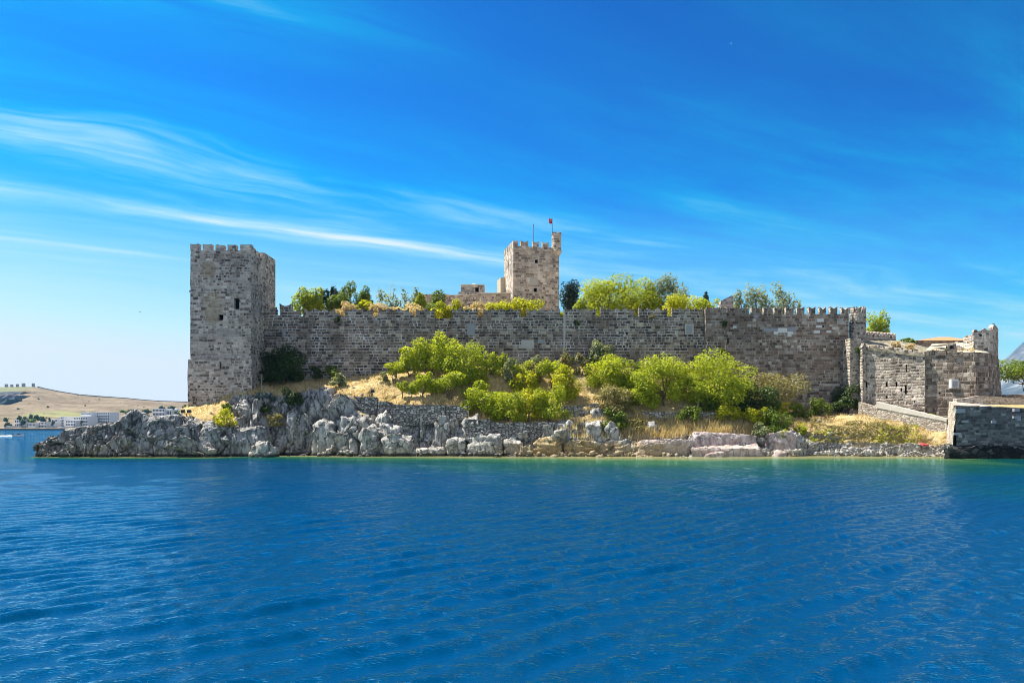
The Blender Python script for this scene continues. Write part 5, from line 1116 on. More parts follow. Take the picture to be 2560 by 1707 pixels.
for a, k in (
 (('shrub', 'tiny round shrub alone at the west end of the slope bushes', 948, 970, 932, 953), dict(leaf='grey_leaf', size=.11)),
 (('small_tree', 'small twin stemmed tree at the west end of the slope thicket', 966, 1014, 910, 956), dict(leaf='olive', trunk=.28, size=.12, multi=True)),
 (('tree', 'round headed tree standing just west of the tallest slope tree', 990, 1046, 873, 944), dict(leaf='olive', trunk=.15)),
 (('tree', 'tallest yellow green tree on the western slope against the curtain wall', 1041, 1132, 839, 938), dict(leaf='olive', trunk=.08, lobes=16)),
 (('tree', 'wide tree with dark hollows just east of the tallest slope tree', 1118, 1212, 861, 962), dict(leaf='olive', trunk=.12, lobes=16)),
 (('tree', 'narrow upright bush tree between the wide tree and the pale oleander', 1212, 1250, 885, 944), dict(leaf='olive', trunk=.1)),
 (('shrub', 'slim yellow green shrub touching the pale grey oleander', 1248, 1274, 886, 934), dict(leaf='olive')),
 (('sapling', 'leaning sapling on the lip of the tallest terrace wall', 994, 1020, 956, 1010), dict(leaf='olive', trunk=.48, size=.11, Y=96.3)),
 (('sapling', 'thin straight stemmed sapling beside the leaning one', 1016, 1037, 962, 1010), dict(leaf='olive', trunk=.5, size=.11, Y=96.4)),
 (('tree', 'leaning tree with a bare slanting trunk right of the saplings', 1030, 1084, 934, 1006), dict(leaf='olive', trunk=.22, Y=96.6)),
 (('tree', 'broad many stemmed tree in front with shade under it', 1078, 1162, 934, 1007), dict(leaf='olive', trunk=.22, multi=True, Y=96.6)),
 (('shrub', 'upper lobe of bright bush above the big front bush', 1170, 1216, 933, 984), dict(leaf='lime')),
 (('bush', 'big bright bush hanging over the end of the tallest terrace wall', 1164, 1257, 958, 1044), dict(leaf='olive', lobes=15, Y=95.0)),
 (('bush', 'western bush of the thicket over the long lowest terrace wall', 1228, 1308, 984, 1054), dict(leaf='olive', Y=93.6, lobes=12)),
 (('bush', 'middle bush of the thicket over the long lowest terrace wall', 1296, 1358, 976, 1054), dict(leaf='lime', Y=93.5, lobes=11)),
 (('bush', 'eastern bush of the thicket over the long lowest terrace wall', 1340, 1416, 970, 1052), dict(leaf='olive', Y=93.5, lobes=13)),
 (('bush', 'yellowest bush in the middle of the slope', 1279, 1342, 932, 982), dict(leaf='lime')),
 (('bush', 'olive bush just above the yellowest bush', 1282, 1332, 904, 944), dict(leaf='olive')),
 (('bush', 'tall soft bush below the pink oleanders', 1345, 1406, 905, 970), dict(leaf='olive')),
 (('bush', 'long yellow bush edging the bare grass gully', 1386, 1446, 918, 1000), dict(leaf='lime', lobes=13)),
 (('oleander', 'pale grey green oleander in two tiers on the upper slope', 1262, 1294, 897, 950), dict(leaf='grey_leaf')),
 (('oleander', 'whitish oleander against the foot of the curtain wall', 1316, 1349, 891, 918), dict(leaf='grey_leaf')),
 (('oleander', 'low pink flowered oleander west of the fan palm', 1350, 1377, 896, 918), dict(leaf='oleander')),
 (('oleander', 'pink flowered oleander between olive bushes', 1327, 1351, 912, 948), dict(leaf='oleander')),
 (('oleander', 'tall pink flowered oleander just east of the fan palm', 1398, 1427, 878, 926), dict(leaf='oleander')),
 (('oleander', 'reddish oleander standing alone at the top of the grass gully', 1438, 1474, 885, 932), dict(leaf='oleander', trunk=.12)),
 (('shrub', 'small bright shrub beside the tall pink oleander', 1410, 1434, 886, 916), dict(leaf='mid')),
 (('fig_tree', 'pale fig tree growing against the curtain wall east of the gully', 1474, 1528, 855, 908), dict(leaf='grey_leaf', trunk=.15, aspect=.8)),
 (('shrub', 'low glossy shrub below the fig tree', 1478, 1505, 893, 918), dict(leaf='mid')),
 (('tree', 'yellow green tree east of the bare grass gully', 1472, 1574, 893, 974), dict(leaf='olive', lobes=16)),
 (('bush', 'soft bush joining the two eastern slope trees', 1536, 1610, 926, 990), dict(leaf='olive', lobes=12)),
 (('bush', 'bush with dark hollows above the low grey terrace wall', 1552, 1642, 936, 1022), dict(leaf='olive', lobes=13)),
 (('tree', 'large tree with shaded underside left of the biggest tree', 1604, 1716, 894, 1012), dict(leaf='olive', lobes=18, trunk=.08)),
 (('shrub', 'small leafy shrub at the wall under the banana leaves', 1578, 1602, 907, 932), dict(leaf='mid')),
 (('shrub', 'pale leafy shrub just east of the banana leaves', 1608, 1634, 904, 930), dict(leaf='grey_leaf')),
 (('bush', 'dull grey green bush spilling over the boulders', 1498, 1580, 966, 1044), dict(leaf='twiggy', lobes=12, Y=94.2)),
 (('bush', 'dark leafy creeper bush hanging down between the boulders', 1508, 1566, 1022, 1072), dict(leaf='mid', Y=92.6)),
 (('tree', 'biggest yellow green tree in front of the buttress', 1722, 1872, 888, 1022), dict(leaf='olive', lobes=22, trunk=.1)),
 (('tree', 'small tree with a pale bare trunk in front of the biggest tree', 1706, 1779, 938, 1030), dict(leaf='olive', trunk=.30, bark='bark_pale', size=.13, Y=95.6)),
 (('bush', 'bright bush in the shade under the biggest tree', 1752, 1800, 985, 1026), dict(leaf='mid', Y=96.0)),
 (('bush', 'dense dark bush under the east side of the biggest tree', 1842, 1940, 970, 1034), dict(leaf='dark_leaf', lobes=14)),
 (('shrub', 'tall twiggy brownish shrub against the brown wall', 1874, 2000, 936, 1018), dict(leaf='twiggy', lobes=16, dens=.55, size=.12)),
 (('cushion_bush', 'rounded dark bush on the low grey terrace wall', 1696, 1746, 1017, 1054), dict(leaf='mid', Y=93.6)),
 (('cushion_bush', 'bright rounded bush above the straw grass', 1792, 1842, 1016, 1052), dict(leaf='lime', Y=94.0)),
 (('cushion_bush', 'flat topped bright bush beside the straw grass', 1836, 1888, 1022, 1054), dict(leaf='lime', Y=94.0)),
 (('cushion_bush', 'dome shaped yellow green bush on the edge of the slabs', 1880, 1930, 1022, 1060), dict(leaf='lime', Y=93.8)),
 (('bush', 'large dark glossy bush at the corner above the pinkish block', 1912, 1974, 1024, 1084), dict(leaf='mid', Y=93.0, lobes=12)),
 (('cushion_bush', 'small round bush on top of the large dark glossy bush', 1932, 1966, 1006, 1036), dict(leaf='lime')),
 (('cushion_bush', 'round green bush alone on the path bank', 1974, 2020, 1008, 1046), dict(leaf='mid')),
 (('cushion_bush', 'green bush at the foot of the brown wall near the doorway', 2030, 2072, 998, 1040), dict(leaf='mid')),
 (('cushion_bush', 'pale green tuft bush on the upper edge of the white slab', 1882, 1918, 1058, 1090), dict(leaf='grey_leaf', Y=91.8)),
 (('cushion_bush', 'pale yellowish cushion on the pinkish block', 1948, 1976, 1076, 1094), dict(leaf='olive', Y=91.4)),
 (('cushion_bush', 'smaller green cushion left of the pale yellowish cushion', 1932, 1952, 1068, 1088), dict(leaf='mid', Y=91.5)),
 (('cushion_bush', 'olive cushion where the path meets the crumbling rock', 1988, 2014, 1066, 1086), dict(leaf='olive')),
 (('bush', 'dark bush covering the wall corner above the ramp wall', 2084, 2152, 964, 1034), dict(leaf='dark_leaf', trunk=.1, Y=100.2)),
 (('bush', 'bright green bush behind the lower end of the ramp wall', 2305, 2360, 1012, 1044), dict(leaf='lime', Y=95.2)),
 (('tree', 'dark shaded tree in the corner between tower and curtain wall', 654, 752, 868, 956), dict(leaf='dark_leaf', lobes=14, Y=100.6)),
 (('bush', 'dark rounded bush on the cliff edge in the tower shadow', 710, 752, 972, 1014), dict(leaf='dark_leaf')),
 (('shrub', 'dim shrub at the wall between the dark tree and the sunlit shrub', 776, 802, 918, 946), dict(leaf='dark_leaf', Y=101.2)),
 (('shrub', 'leafy shrub half in shade at the foot of the curtain wall', 814, 846, 916, 948), dict(leaf='mid', Y=101.0)),
 (('shrub', 'small sunlit pale shrub where the tower shadow ends', 828, 862, 936, 966), dict(leaf='grey_leaf', aspect=.8)),
 (('bush', 'yellow bush on the sunlit grassy mound below the tower', 540, 586, 1024, 1064), dict(leaf='lime', dens=.7)),
 (('shrub', 'small green shrub at the edge of the tower shadow on the mound', 556, 576, 1010, 1030), dict(leaf='mid')),
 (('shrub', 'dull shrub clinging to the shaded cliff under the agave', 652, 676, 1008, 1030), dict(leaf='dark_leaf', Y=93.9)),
 (('shrub', 'olive shrub clinging low on the shaded cliff', 672, 706, 1036, 1064), dict(leaf='twiggy', Y=93.0)),
 (('shrub', 'shrub growing out of a crack in the bastion flank', 2184, 2210, 922, 948), dict(leaf='dark_leaf', Y=99.6)),
 (('dead_bush', 'dry brown bush hanging below the dark creeper bush', 1574, 1614, 1044, 1078), dict(leaf='twiggy', Y=92.4, dens=.5)),
):
    a = list(a); wd_ = (a[3] - a[2]) * .05; a[2] -= wd_; a[3] += wd_; a[4] -= 2
    if a[0] in ('oleander', 'fig_tree'): a[5] += 9
    plant(*a, **{'group': HB, **k})
ZG = 16.6
TB = 'trees and shrubs rising behind the battlements'
for a, k in (
 (('tree', 'light green tree nearest the tower behind the battlements', 737, 782, 722, 780), dict(leaf='olive')),
 (('tree', 'light green tree beside the dark conifer behind the battlements', 776, 806, 721, 780), dict(leaf='olive')),
 (('conifer', 'dark spiky conifer west of the dark round tree', 800, 828, 726, 780), dict(leaf='conifer', Y=114)),
 (('conifer', 'dark conifer top leaning against the dark round tree', 822, 852, 717, 760), dict(leaf='conifer', Y=116)),
 (('tree', 'mid green bush tree below the dark conifers', 822, 858, 737, 780), dict(leaf='mid')),
 (('tree', 'dark round crowned tree highest near the tower', 847, 912, 708, 770), dict(leaf='mid', Y=114, lobes=12)),
 (('tree', 'small drooping tree on the east side of the dark round tree', 902, 930, 720, 770), dict(leaf='mid', Y=113)),
 (('fig_tree', 'bright fig bush just below the dark round tree', 890, 932, 751, 780), dict(leaf='lime', aspect=.8, Y=106.5)),
 (('dry_bush', 'pinkish straw coloured bush bursting through the broken battlements', 834, 893, 756, 792), dict(leaf='dry', Y=105.5)),
 (('dry_bush', 'straw yellow bush in the gap left of the middle battlements', 928, 985, 760, 792), dict(leaf='dry', Y=105.6)),
 (('dry_bush', 'straw yellow bush beside the broken merlon', 980, 1048, 758, 790), dict(leaf='dry', Y=105.6)),
 (('olive_tree', 'first wispy grey olive tree east of the dark round tree', 936, 967, 724, 772), dict(leaf='grey_leaf', dens=.28, Y=112)),
 (('olive_tree', 'second wispy grey olive tree with an open top', 967, 998, 716, 770), dict(leaf='grey_leaf', dens=.3, Y=112)),
 (('olive_tree', 'third wispy grey olive tree, the barest one', 996, 1020, 720, 770), dict(leaf='grey_leaf', dens=.2, Y=112)),
 (('olive_tree', 'fourth wispy grey olive tree before the low stone range', 1019, 1050, 720, 770), dict(leaf='grey_leaf', dens=.3, Y=112)),
 (('tree', 'narrow green tree in front of the end of the low stone range', 1034, 1060, 733, 780), dict(leaf='olive', Y=110)),
 (('tree', 'round dark green tree hiding part of the low stone range', 1064, 1120, 728, 776), dict(leaf='mid', Y=112, lobes=10)),
 (('bush', 'yellow bush filling the recess of the curtain wall', 1080, 1132, 756, 800), dict(leaf='lime', Y=105.4)),
 (('bush', 'yellow bush in front of the low stone range', 1124, 1172, 753, 785), dict(leaf='lime', Y=106)),
 (('dry_bush', 'pale straw bush between the yellow bushes', 1160, 1216, 758, 790), dict(leaf='dry', Y=105.8)),
 (('bush', 'yellowish bush at the west foot of the keep', 1216, 1278, 756, 790), dict(leaf='lime', Y=106)),
 (('bush', 'bright lime bush in front of the keep', 1287, 1347, 747, 785), dict(leaf='lime', Y=107)),
 (('bush', 'low yellow bush under the east side of the keep', 1396, 1424, 776, 798), dict(leaf='lime', Y=105.3)),
 (('conifer', 'dark conifer standing right beside the keep', 1400, 1456, 706, 780), dict(leaf='conifer', Y=120, lobes=14)),
 (('bush', 'pale green bush at the foot of the dark conifer', 1438, 1476, 746, 782), dict(leaf='olive', Y=108)),
 (('tree', 'largest bright tree east of the keep', 1472, 1584, 694, 784), dict(leaf='olive', Y=112, lobes=20)),
 (('tree', 'bright tree in the middle of the eastern grove', 1562, 1640, 702, 784), dict(leaf='olive', Y=113, lobes=15)),
 (('tree', 'feathery pale tree at the east of the grove', 1622, 1706, 695, 782), dict(leaf='grey_leaf', Y=114, lobes=15, dens=.7)),
 (('bush', 'vivid yellow bush west of the wall stub', 1672, 1746, 737, 784), dict(leaf='lime', Y=108, lobes=11)),
 (('bush', 'softer yellow bush between the vivid bush and the wall stub', 1736, 1796, 747, 784), dict(leaf='olive', Y=108)),
 (('conifer', 'small dark pine top peeking over the yellow bushes', 1748, 1778, 733, 770), dict(leaf='conifer', Y=124)),
 (('olive_tree', 'first feathery tree behind the swallow-tail battlements', 1832, 1870, 726, 780), dict(leaf='grey_leaf', dens=.4, Y=110)),
 (('olive_tree', 'tall open feathery tree behind the swallow-tail battlements', 1864, 1920, 711, 780), dict(leaf='grey_leaf', dens=.36, Y=111)),
 (('olive_tree', 'widest open feathery tree behind the swallow-tail battlements', 1914, 1984, 710, 780), dict(leaf='grey_leaf', dens=.36, Y=111)),
 (('olive_tree', 'smallest feathery tree at the east end of the row', 1980, 2006, 750, 785), dict(leaf='grey_leaf', dens=.4, Y=110)),
 (('tree', 'yellow green tree behind the round turret', 2160, 2212, 782, 846), dict(leaf='olive', Y=116, z0=13.0, dens=.8)),
 (('bush', 'little green bush on the wall top past the pointed teeth', 2256, 2284, 844, 862), dict(leaf='mid', Y=108, z0=14.2)),
):
    a = list(a)
    if a[0] in ('tree', 'bush', 'dry_bush'): wd_ = (a[3] - a[2]) * .10; a[2] -= wd_; a[3] += wd_
    plant(*a, **{'group': TB, 'z0': ZG, 'Y': 108, 'trunk': .18, 'size': .17, **k})
plant('pine_tree', 'broad umbrella shaped pine by the boundary wall on the pier', 2500, 2640, 900, 992, Y=112, leaf='mid', trunk=.34, lobes=16, size=.18, cat='pine tree')
plant('pine_tree', 'second pine behind the broad pine on the pier', 2552, 2680, 905, 990, Y=122, leaf='mid', trunk=.3, lobes=12, size=.2, cat='pine tree')
for k, (px0, px1, pyt, pyb, Y, lf, lab) in enumerate(((2228, 2252, 852, 872, 100.6, 'dry', 'straw tuft on the sloping mossy roof'), (2262, 2292, 858, 880, 99.2, 'dry', 'wide dry grass tuft low on the sloping mossy roof'), (2396, 2420, 872, 888, 94.2, 'twiggy', 'green brown tuft on the rim of the gun bastion'), (2418, 2440, 868, 884, 93.6, 'dry', 'straw tuft beside the watch turret'), (2358, 2372, 872, 886, 94.6, 'mid', 'small green weed left of the gun port'), (2326, 2344, 874, 888, 94.9, 'twiggy', 'weed over the joint of the two bastions'), (2140, 2152, 868, 884, 99.5, 'mid', 'weed on the corner pier below the round turret'),
    (836, 850, 790, 806, 101.8, 'dark_leaf', 'dark weed below the broken battlements'), (1806, 1818, 800, 818, 101.2, 'dark_leaf', 'dark weed in the joint beside the buttress top'), (1800, 1816, 870, 886, 101.2, 'mid', 'green weed low in the joint beside the buttress'), (1622, 1636, 784, 796, 101.8, 'twiggy', 'brown weed under the eastern battlements'), (1434, 1448, 800, 812, 101.8, 'dark_leaf', 'dark weed just past the white mortar seam'))):
    plant('weed', lab, px0, px1, pyt, pyb, Y=Y, leaf=lf, size=.09, group='weeds growing from the masonry', dens=.8, lobes=5)
# fan palm, banana plant, agave
def blades(name, label, px, pyb, Y, n, ln, wd, leaf, droop, cat, rise=(.2, 1.2), z=None):
    rng = np.random.default_rng(PL['n'] * 3 + n); PL['n'] += 1
    x = WX(px, Y); zb_ = WZ(pyb, Y) if z is None else z; root = thing(name, (x, Y, zb_), label, cat)
    for k in range(n):
        a = 2 * math.pi * (k + rng.uniform(-.3, .3)) / n; el = rng.uniform(*rise); L = ln * rng.uniform(.8, 1.15); V = []; m = 7
        for i in range(m + 1):
            f = i / m; rr_ = L * f * math.cos(el); h = L * f * math.sin(el) - droop * L * f * f; w_ = wd * (math.sin(math.pi * min(1, f * .92 + .08)) ** .7) * .5 + .004
            ca, sa = math.cos(a), math.sin(a)
            for s in (-1, 0, 1): V.append((x + ca * rr_ - sa * s * w_, Y + sa * rr_ + ca * s * w_, zb_ + .1 + h + (-.25 * w_ if s else 0)))
        F_ = np.array([[3 * i + j, 3 * i + j + 1, 3 * i + j + 4, 3 * i + j + 3] for i in range(m) for j in (0, 1)])
        np_mesh('frond' if 'palm' in name else 'leaf', np.array(V), [F_], M[leaf], parent=root, face_attrs={'var': np.full(len(F_), rng.random())}, smooth=True)
    return root
blades('fan_palm', 'small arching palm among the pink oleanders', 1391, 912, ground_Y(1391, 915) + .2, 12, 1.5, .30, 'lime', .75, 'palm', (.5, 1.3))
bp = blades('banana_plant', 'banana plant with curling pale leaves against the curtain wall', 1626, 915, 100.6, 7, 1.9, .36, 'grey_leaf', .75, 'banana plant', (.8, 1.4))
b = MB(); b.tube([(WX(1626, 100.6), 100.6, WZ(930, 100.6)), (WX(1626, 100.6), 100.6, WZ(908, 100.6))], [.14, .09], 8); b.build('stem', M['bark'], bp)
M['agave'] = leaf_mat('agave leaves', (.06, .10, .085), (.14, .20, .17), .1)
for k, (px, py, s) in enumerate(((646, 1000, 1.0), (668, 998, 1.25), (684, 1003, .8))):
    blades('agave', ('grey agave rosette nearest the tower on the cliff edge', 'largest grey agave rosette on the cliff edge', 'smallest grey agave rosette on the cliff edge')[k], px, py, 94.9, 22, 1.15 * s, .17, 'agave', .22, 'agave', (.15, 1.35))
b = MB(); xs_ = WX(653, 95.4); b.tube([(xs_, 95.4, WZ(995, 95.4)), (xs_ + .05, 95.4, WZ(965, 95.4)), (xs_, 95.4, WZ(934, 95.4))], [.05, .045, .02], 6)
for k in range(6): b.tube([(xs_, 95.4, WZ(950 - 2.4 * k, 95.4)), (xs_ + (.3 - .03 * k) * (-1) ** k, 95.4 + .1, WZ(946 - 2.4 * k, 95.4))], [.02, .03], 5)
tag(b.build('agave_stalk', M['twiggy'] if False else M['bark_pale']), 'thin dry agave flower stalk in front of the dark corner tree', 'flower stalk')

# ------------------------------------------------------------------ grass and ground cover (uncountable)
pts, sz = [], []
for _ in range(1500):
    i = int(rs.integers(0, nC)); k = int(rs.integers(30, NT_ - 8)); p_ = TPc[i, k]
    if TM[i, k] > .4 and fbm(p_[None] * .35, 3, 44)[0] > .52: pts.append(p_); sz.append(float(np.clip(rs.lognormal(-2.3, .55), .05, .45)))
stones('slope_rubble', pts, sz, 'rock', 'small fallen stones scattered over the dry grass slope', 'stones')
def blades_field(name, label, n, pick, hgt, wid, leaf, cat, seed):
    rng = np.random.default_rng(seed); B = []
    while sum(len(x) for x in B) < n:
        i = rng.integers(0, nC, n); k = rng.integers(10, NT_, n); p = TPc[i, k]; mk = TM[i, k]
        ok = pick(TPX[i], TPYS[i, k], p, mk, rng); B.append(p[ok])
        if len(B) > 60: break
    p = np.concatenate(B)[:n]; m = len(p)
    if m == 0: return
    p = p + rng.normal(0, .08, (m, 3)) * (1, 1, 0); a = rng.uniform(0, 6.28, m); h = hgt * rng.uniform(.5, 1.4, m); w_ = wid * rng.uniform(.6, 1.3, m)
    t_ = np.stack([np.cos(a), np.sin(a), 0 * a], 1); tip = p + np.stack([rng.normal(0, .3, m) * h, rng.normal(0, .3, m) * h, h], 1)
    V = np.stack([p - t_ * w_[:, None] - (0, 0, .1), p + t_ * w_[:, None] - (0, 0, .1), tip], 1).reshape(-1, 3)
    tag(np_mesh(name, V, [np.arange(m * 3).reshape(m, 3)], M[leaf], face_attrs={'var': rng.random(m)}), label, cat, kind='stuff')
nzz = lambda p, s, sc: fbm(p * sc, 3, s)
blades_field('dry_grass', 'tall straw coloured grass above the shore slabs', 9000, lambda px, py, p, mk, r: (px > 1560) & (px < 1905) & (py > 1040) & (py < 1100) & (mk > .35), .75, .05, 'dry', 'grass', 1)
blades_field('dry_grass', 'short dry grass covering the sunlit slope', 30000, lambda px, py, p, mk, r: (mk > .6) & (nzz(p, 4, .5) > .46), .26, .05, 'dry', 'grass', 2)
blades_field('dry_grass', 'yellow grass tufts among the boulders of the middle shore', 2600, lambda px, py, p, mk, r: (px > 1400) & (px < 1640) & (py > 1050) & (py < 1104) & (p[:, 2] > .9), .55, .05, 'dry', 'grass', 3)
def carpet(name, label, n, pick, leaf, size, lift, seed):
    rng = np.random.default_rng(seed); i = rng.integers(0, nC, n * 12); k = rng.integers(10, NT_, n * 12); p = TPc[i, k]
    ok = pick(TPX[i], TPYS[i, k], p); p = p[ok][:n]; m = len(p)
    hump = np.clip(fbm(p * .8, 3, seed) - .42, 0, 1) * lift
    p = p + np.stack([rng.normal(0, .1, m), rng.normal(0, .1, m), rng.random(m) * hump + .03], 1)
    nn = rng.normal(size=(m, 3)) * .6 + (0, -.2, 1); nn /= np.linalg.norm(nn, axis=1, keepdims=True)
    V, F_ = leaf_quads(p, nn, size, rng)
    tag(np_mesh(name, V, [F_], M[leaf], face_attrs={'var': rng.random(m)}), label, 'ground cover', kind='stuff')
carpet('ground_cover', 'grey green mat of low plants on the mound above the pebble beach', 9000, lambda px, py, p: (px > 2025) & (px < 2270) & (py > 1050) & (py < 1108) & (fbm(p * .45, 3, 12) > .47), 'twiggy', .13, 2.2, 4)
carpet('ground_cover', 'yellow green creeping plants along the bank above the pebble beach', 7000, lambda px, py, p: (px > 1995) & (px < 2330) & (py > 1058) & (py < 1112) & (fbm(p * .4, 3, 19) > .54), 'olive', .13, 2.4, 6)
# ------------------------------------------------------------------ far shore to the west
HS = [(-260, 985), (-120, 972), (0, 967), (60, 966), (85, 966), (100, 968), (115, 972), (150, 979), (200, 987), (250, 991), (320, 996), (360, 1000), (400, 1003), (470, 1005), (560, 1012), (700, 1030), (860, 1060)]
hx = np.arange(-260, 861, 4.0); hy = np.linspace(905, 1750, 120); Yr = 1450.0
Hz = np.interp(hx, [p[0] for p in HS], [p[1] for p in HS]); V = []
for px, py in zip(hx, Hz):
    zr = WZ(py, Yr)
    f = np.clip((hy - 905) / (Yr - 905), 0, 1); prof = 1.2 + (zr - 1.2) * (f ** 1.15)
    prof = np.where(hy > Yr, zr - (hy - Yr) * .16, prof)
    V.append(np.stack([WX(px, 1.0) * hy, hy, prof], 1))
V = np.array(V); vf = V.reshape(-1, 3); bump = (fbm(vf * .012, 5, 9) - .5) * 16 * np.clip((vf[:, 1] - 960) / 150, 0, 1) * np.clip(abs(vf[:, 1] - Yr) / 60, .0, 1)
vf[:, 2] += bump; vf[:, 2] = np.where(vf[:, 1] < 915, np.minimum(vf[:, 2], 1.2), vf[:, 2])
n0, n1 = len(hx), len(hy); ix = np.arange(n0 * n1).reshape(n0, n1)
fq = np.stack([ix[:-1, :-1], ix[1:, :-1], ix[1:, 1:], ix[:-1, 1:]], -1).reshape(-1, 4)
def hill_mat():
    m, t = new_mat('dry hillside'); p = t.n('ShaderNodeNewGeometry').outputs['Position']; x, y, z = t.sep(p)
    n1_ = t.noise(p, .02, 6, .65); n2_ = t.noise(p, .09, 7, .7); n3_ = t.noise(t.vm('MULTIPLY', p, (.01, .01, .12)), 1.0, 5, .6)
    c = t.ramp(t.m('ADD', t.m('MULTIPLY', n1_, .5), t.m('MULTIPLY', n3_, .5)), [(.38, (.125, .088, .052)), (.5, (.19, .14, .088)), (.62, (.245, .19, .13))])
    c = t.mix(t.mr(n2_, .50, .60, 0, .75), c, (.085, .08, .04))
    gx = WX(165, 1100); g = t.m('MULTIPLY', t.mr(t.m('ABSOLUTE', t.m('SUBTRACT', x, gx)), 15, 60, 1, 0), t.mr(t.m('ABSOLUTE', t.m('SUBTRACT', y, 1085)), 20, 75, 1, 0))
    c = t.mix(t.m('MULTIPLY', t.m('MULTIPLY', g, .7), t.mr(n1_, .4, .55)), c, (.24, .26, .09))
    g2 = t.m('MULTIPLY', t.mr(x, WX(95, 1420), WX(50, 1420), 0, 1), t.mr(t.m('ADD', z, t.m('MULTIPLY', t.m('SUBTRACT', n1_, .5), 16)), 58, 64, 0, 1))
    c = t.mix(t.m('MULTIPLY', g2, .75), c, t.mix(n2_, (.07, .12, .06), (.26, .26, .12)))
    finish(t, c, .95, n2_, .5, 3.0); return m
tag(np_mesh('hill', vf, [fq], hill_mat(), origin=(-500, 1200, 0)), 'dry brown hill sloping down to the water on the far shore', 'hill', kind='structure')
def hill_z(px, Y):
    i = int(np.argmin(abs(hx - px))); return float(np.interp(Y, hy, vf.reshape(n0, n1, 3)[i][:, 2]))
def hill_Y(px, py):
    i = int(np.argmin(abs(hx - px))); q = vf.reshape(n0, n1, 3)[i]; s = HOR - (q[:, 2] - CH) / q[:, 1] * FOC; a = np.minimum.accumulate(s)
    return float(q[min(np.searchsorted(-a, -py), n1 - 1), 1])
# quarry scarps in the hillside
for k, (pa, pb_, ya, yb, lab) in enumerate(((-30, 54, 979, 987, 'upper blue grey retaining bank cut into the hill'), (-30, 38, 987, 1000, 'lower blue grey cutting in the hillside'), (-30, 16, 996, 1012, 'dark blue green cutting at the edge of the hillside'))):
    Y = hill_Y(10, yb) - 4; b = MB(); b.hexa([(WX(pa, Y), Y, WZ(yb, Y)), (WX(pb_ - 6, Y), Y, WZ(yb, Y)), (WX(pb_ - 6, Y), Y + 40, WZ(yb, Y)), (WX(pa, Y), Y + 40, WZ(yb, Y)), (WX(pa, Y), Y + 3, WZ(ya, Y)), (WX(pb_, Y), Y + 3, WZ(ya, Y)), (WX(pb_, Y), Y + 40, WZ(ya, Y)), (WX(pa, Y), Y + 40, WZ(ya, Y))])
    tag(b.build('hillside_bank', plain('bank stone %d' % k, ((.13, .15, .18), (.11, .13, .17), (.05, .08, .09))[k], .9, .4, .1), rough=(6, 1.4)), lab, 'retaining bank', 'banks cut into the far hill')
# ridge wall, windmills, masts
b = MB(); rp = [(95, 967.5)] + [p for p in HS if 100 <= p[0] <= 470]
rp = [(WX(a, Yr), Yr - 2, WZ(c, Yr)) for a, c in rp]
for (xa, ya, za), (xb, yb, zb_) in zip(rp, rp[1:]): b.hexa([(xa, ya, za - 3), (xb, yb, zb_ - 3), (xb, yb + 1, zb_ - 3), (xa, ya + 1, za - 3), (xa, ya, za + 1.1), (xb, yb, zb_ + 1.1), (xb, yb + 1, zb_ + 1.1), (xa, ya + 1, za + 1.1)])
tag(b.build('ridge_wall', plain('dark ridge wall', (.12, .11, .10))), 'thin dark wall following the skyline of the far hill', 'wall')
wm = plain('windmill stone', (.40, .37, .34), .9, .2, .5)
WL = ('tower windmill at the open western end of the row on the hilltop', 'second windmill tower from the open end of the hilltop row', 'middle windmill tower of the hilltop row', 'windmill tower just before the wide gap on the hilltop', 'last windmill tower standing apart before the hilltop slopes down')
for k, (pa, pb_, ya, yb) in enumerate(((12, 20, 960, 966), (26, 33, 961, 966), (40, 47.5, 960, 965.5), (54.5, 63, 958, 965), (79.5, 87, 958, 965))):
    Y = Yr - 1; xc, r = WX((pa + pb_) / 2, Y), (pb_ - pa) / 2 / FOC * Y; zb_, zt_ = WZ(yb + 1.5, Y), WZ(ya, Y)
    o = thing('windmill', (xc, Y, zb_), WL[k], 'windmill', 'ruined windmills on the far hilltop')
    b = MB(); b.cyl(xc, Y, [(r * 1.05, zb_ - 3), (r * .95, zt_ - .8), (r * 1.05, zt_ - .7), (r * 1.05, zt_)], 16); b.build('tower', wm, o)
    b = MB(); b.box(xc - .5, xc + .5, Y - r * 1.06, Y - r * .9, zb_ + 1.0, zb_ + 3.2); b.build('door', M['dark'], o)
# white buildings
def block(o, x0, x1, Y, z0, z1, floors, cols, dep=14, sub='wall'):
    b = MB(); b.box(x0, x1, Y, Y + dep, z0, z1); b.build(sub, M['white_wall'], o)
    fh = (z1 - z0) / floors; cw = (x1 - x0) / cols; ww, wh = cw * .62, fh * .55; proto = None
    for f in range(floors):
        for c in range(cols):
            xc = x0 + cw * (c + .5); zc_ = z0 + fh * (f + .48)
            if proto is None:
                q = MB(); q.box(xc - ww / 2, xc + ww / 2, Y - .06, Y + .2, zc_ - wh / 2, zc_ + wh / 2); proto = q.build('window', M['glass'], o); pc_ = (xc, zc_)
            else:
                w_ = proto.copy(); COL.objects.link(w_); w_.parent = o; w_.location = (xc - pc_[0], 0, zc_ - pc_[1])
        q = MB(); q.box(x0 - .1, x1 + .1, Y - .9, Y - .002, z0 + fh * f - .12, z0 + fh * f + .30); q.build('balcony', M['white_wall'], o)
def house(name, label, specs, cat='building'):
    pa, pb_, ya, yb, Y = specs[0][:5]; o = thing(name, (WX((pa + pb_) / 2, Y), Y, WZ(yb, Y)), label, cat, 'white buildings on the far shore')
    o.rotation_euler = (0, 0, math.radians(-22))
    for pa, pb_, ya, yb, Y, fl, cl in specs: block(o, WX(pa, Y), WX(pb_, Y), Y, WZ(yb, Y) - 2, WZ(ya, Y), fl, cl)
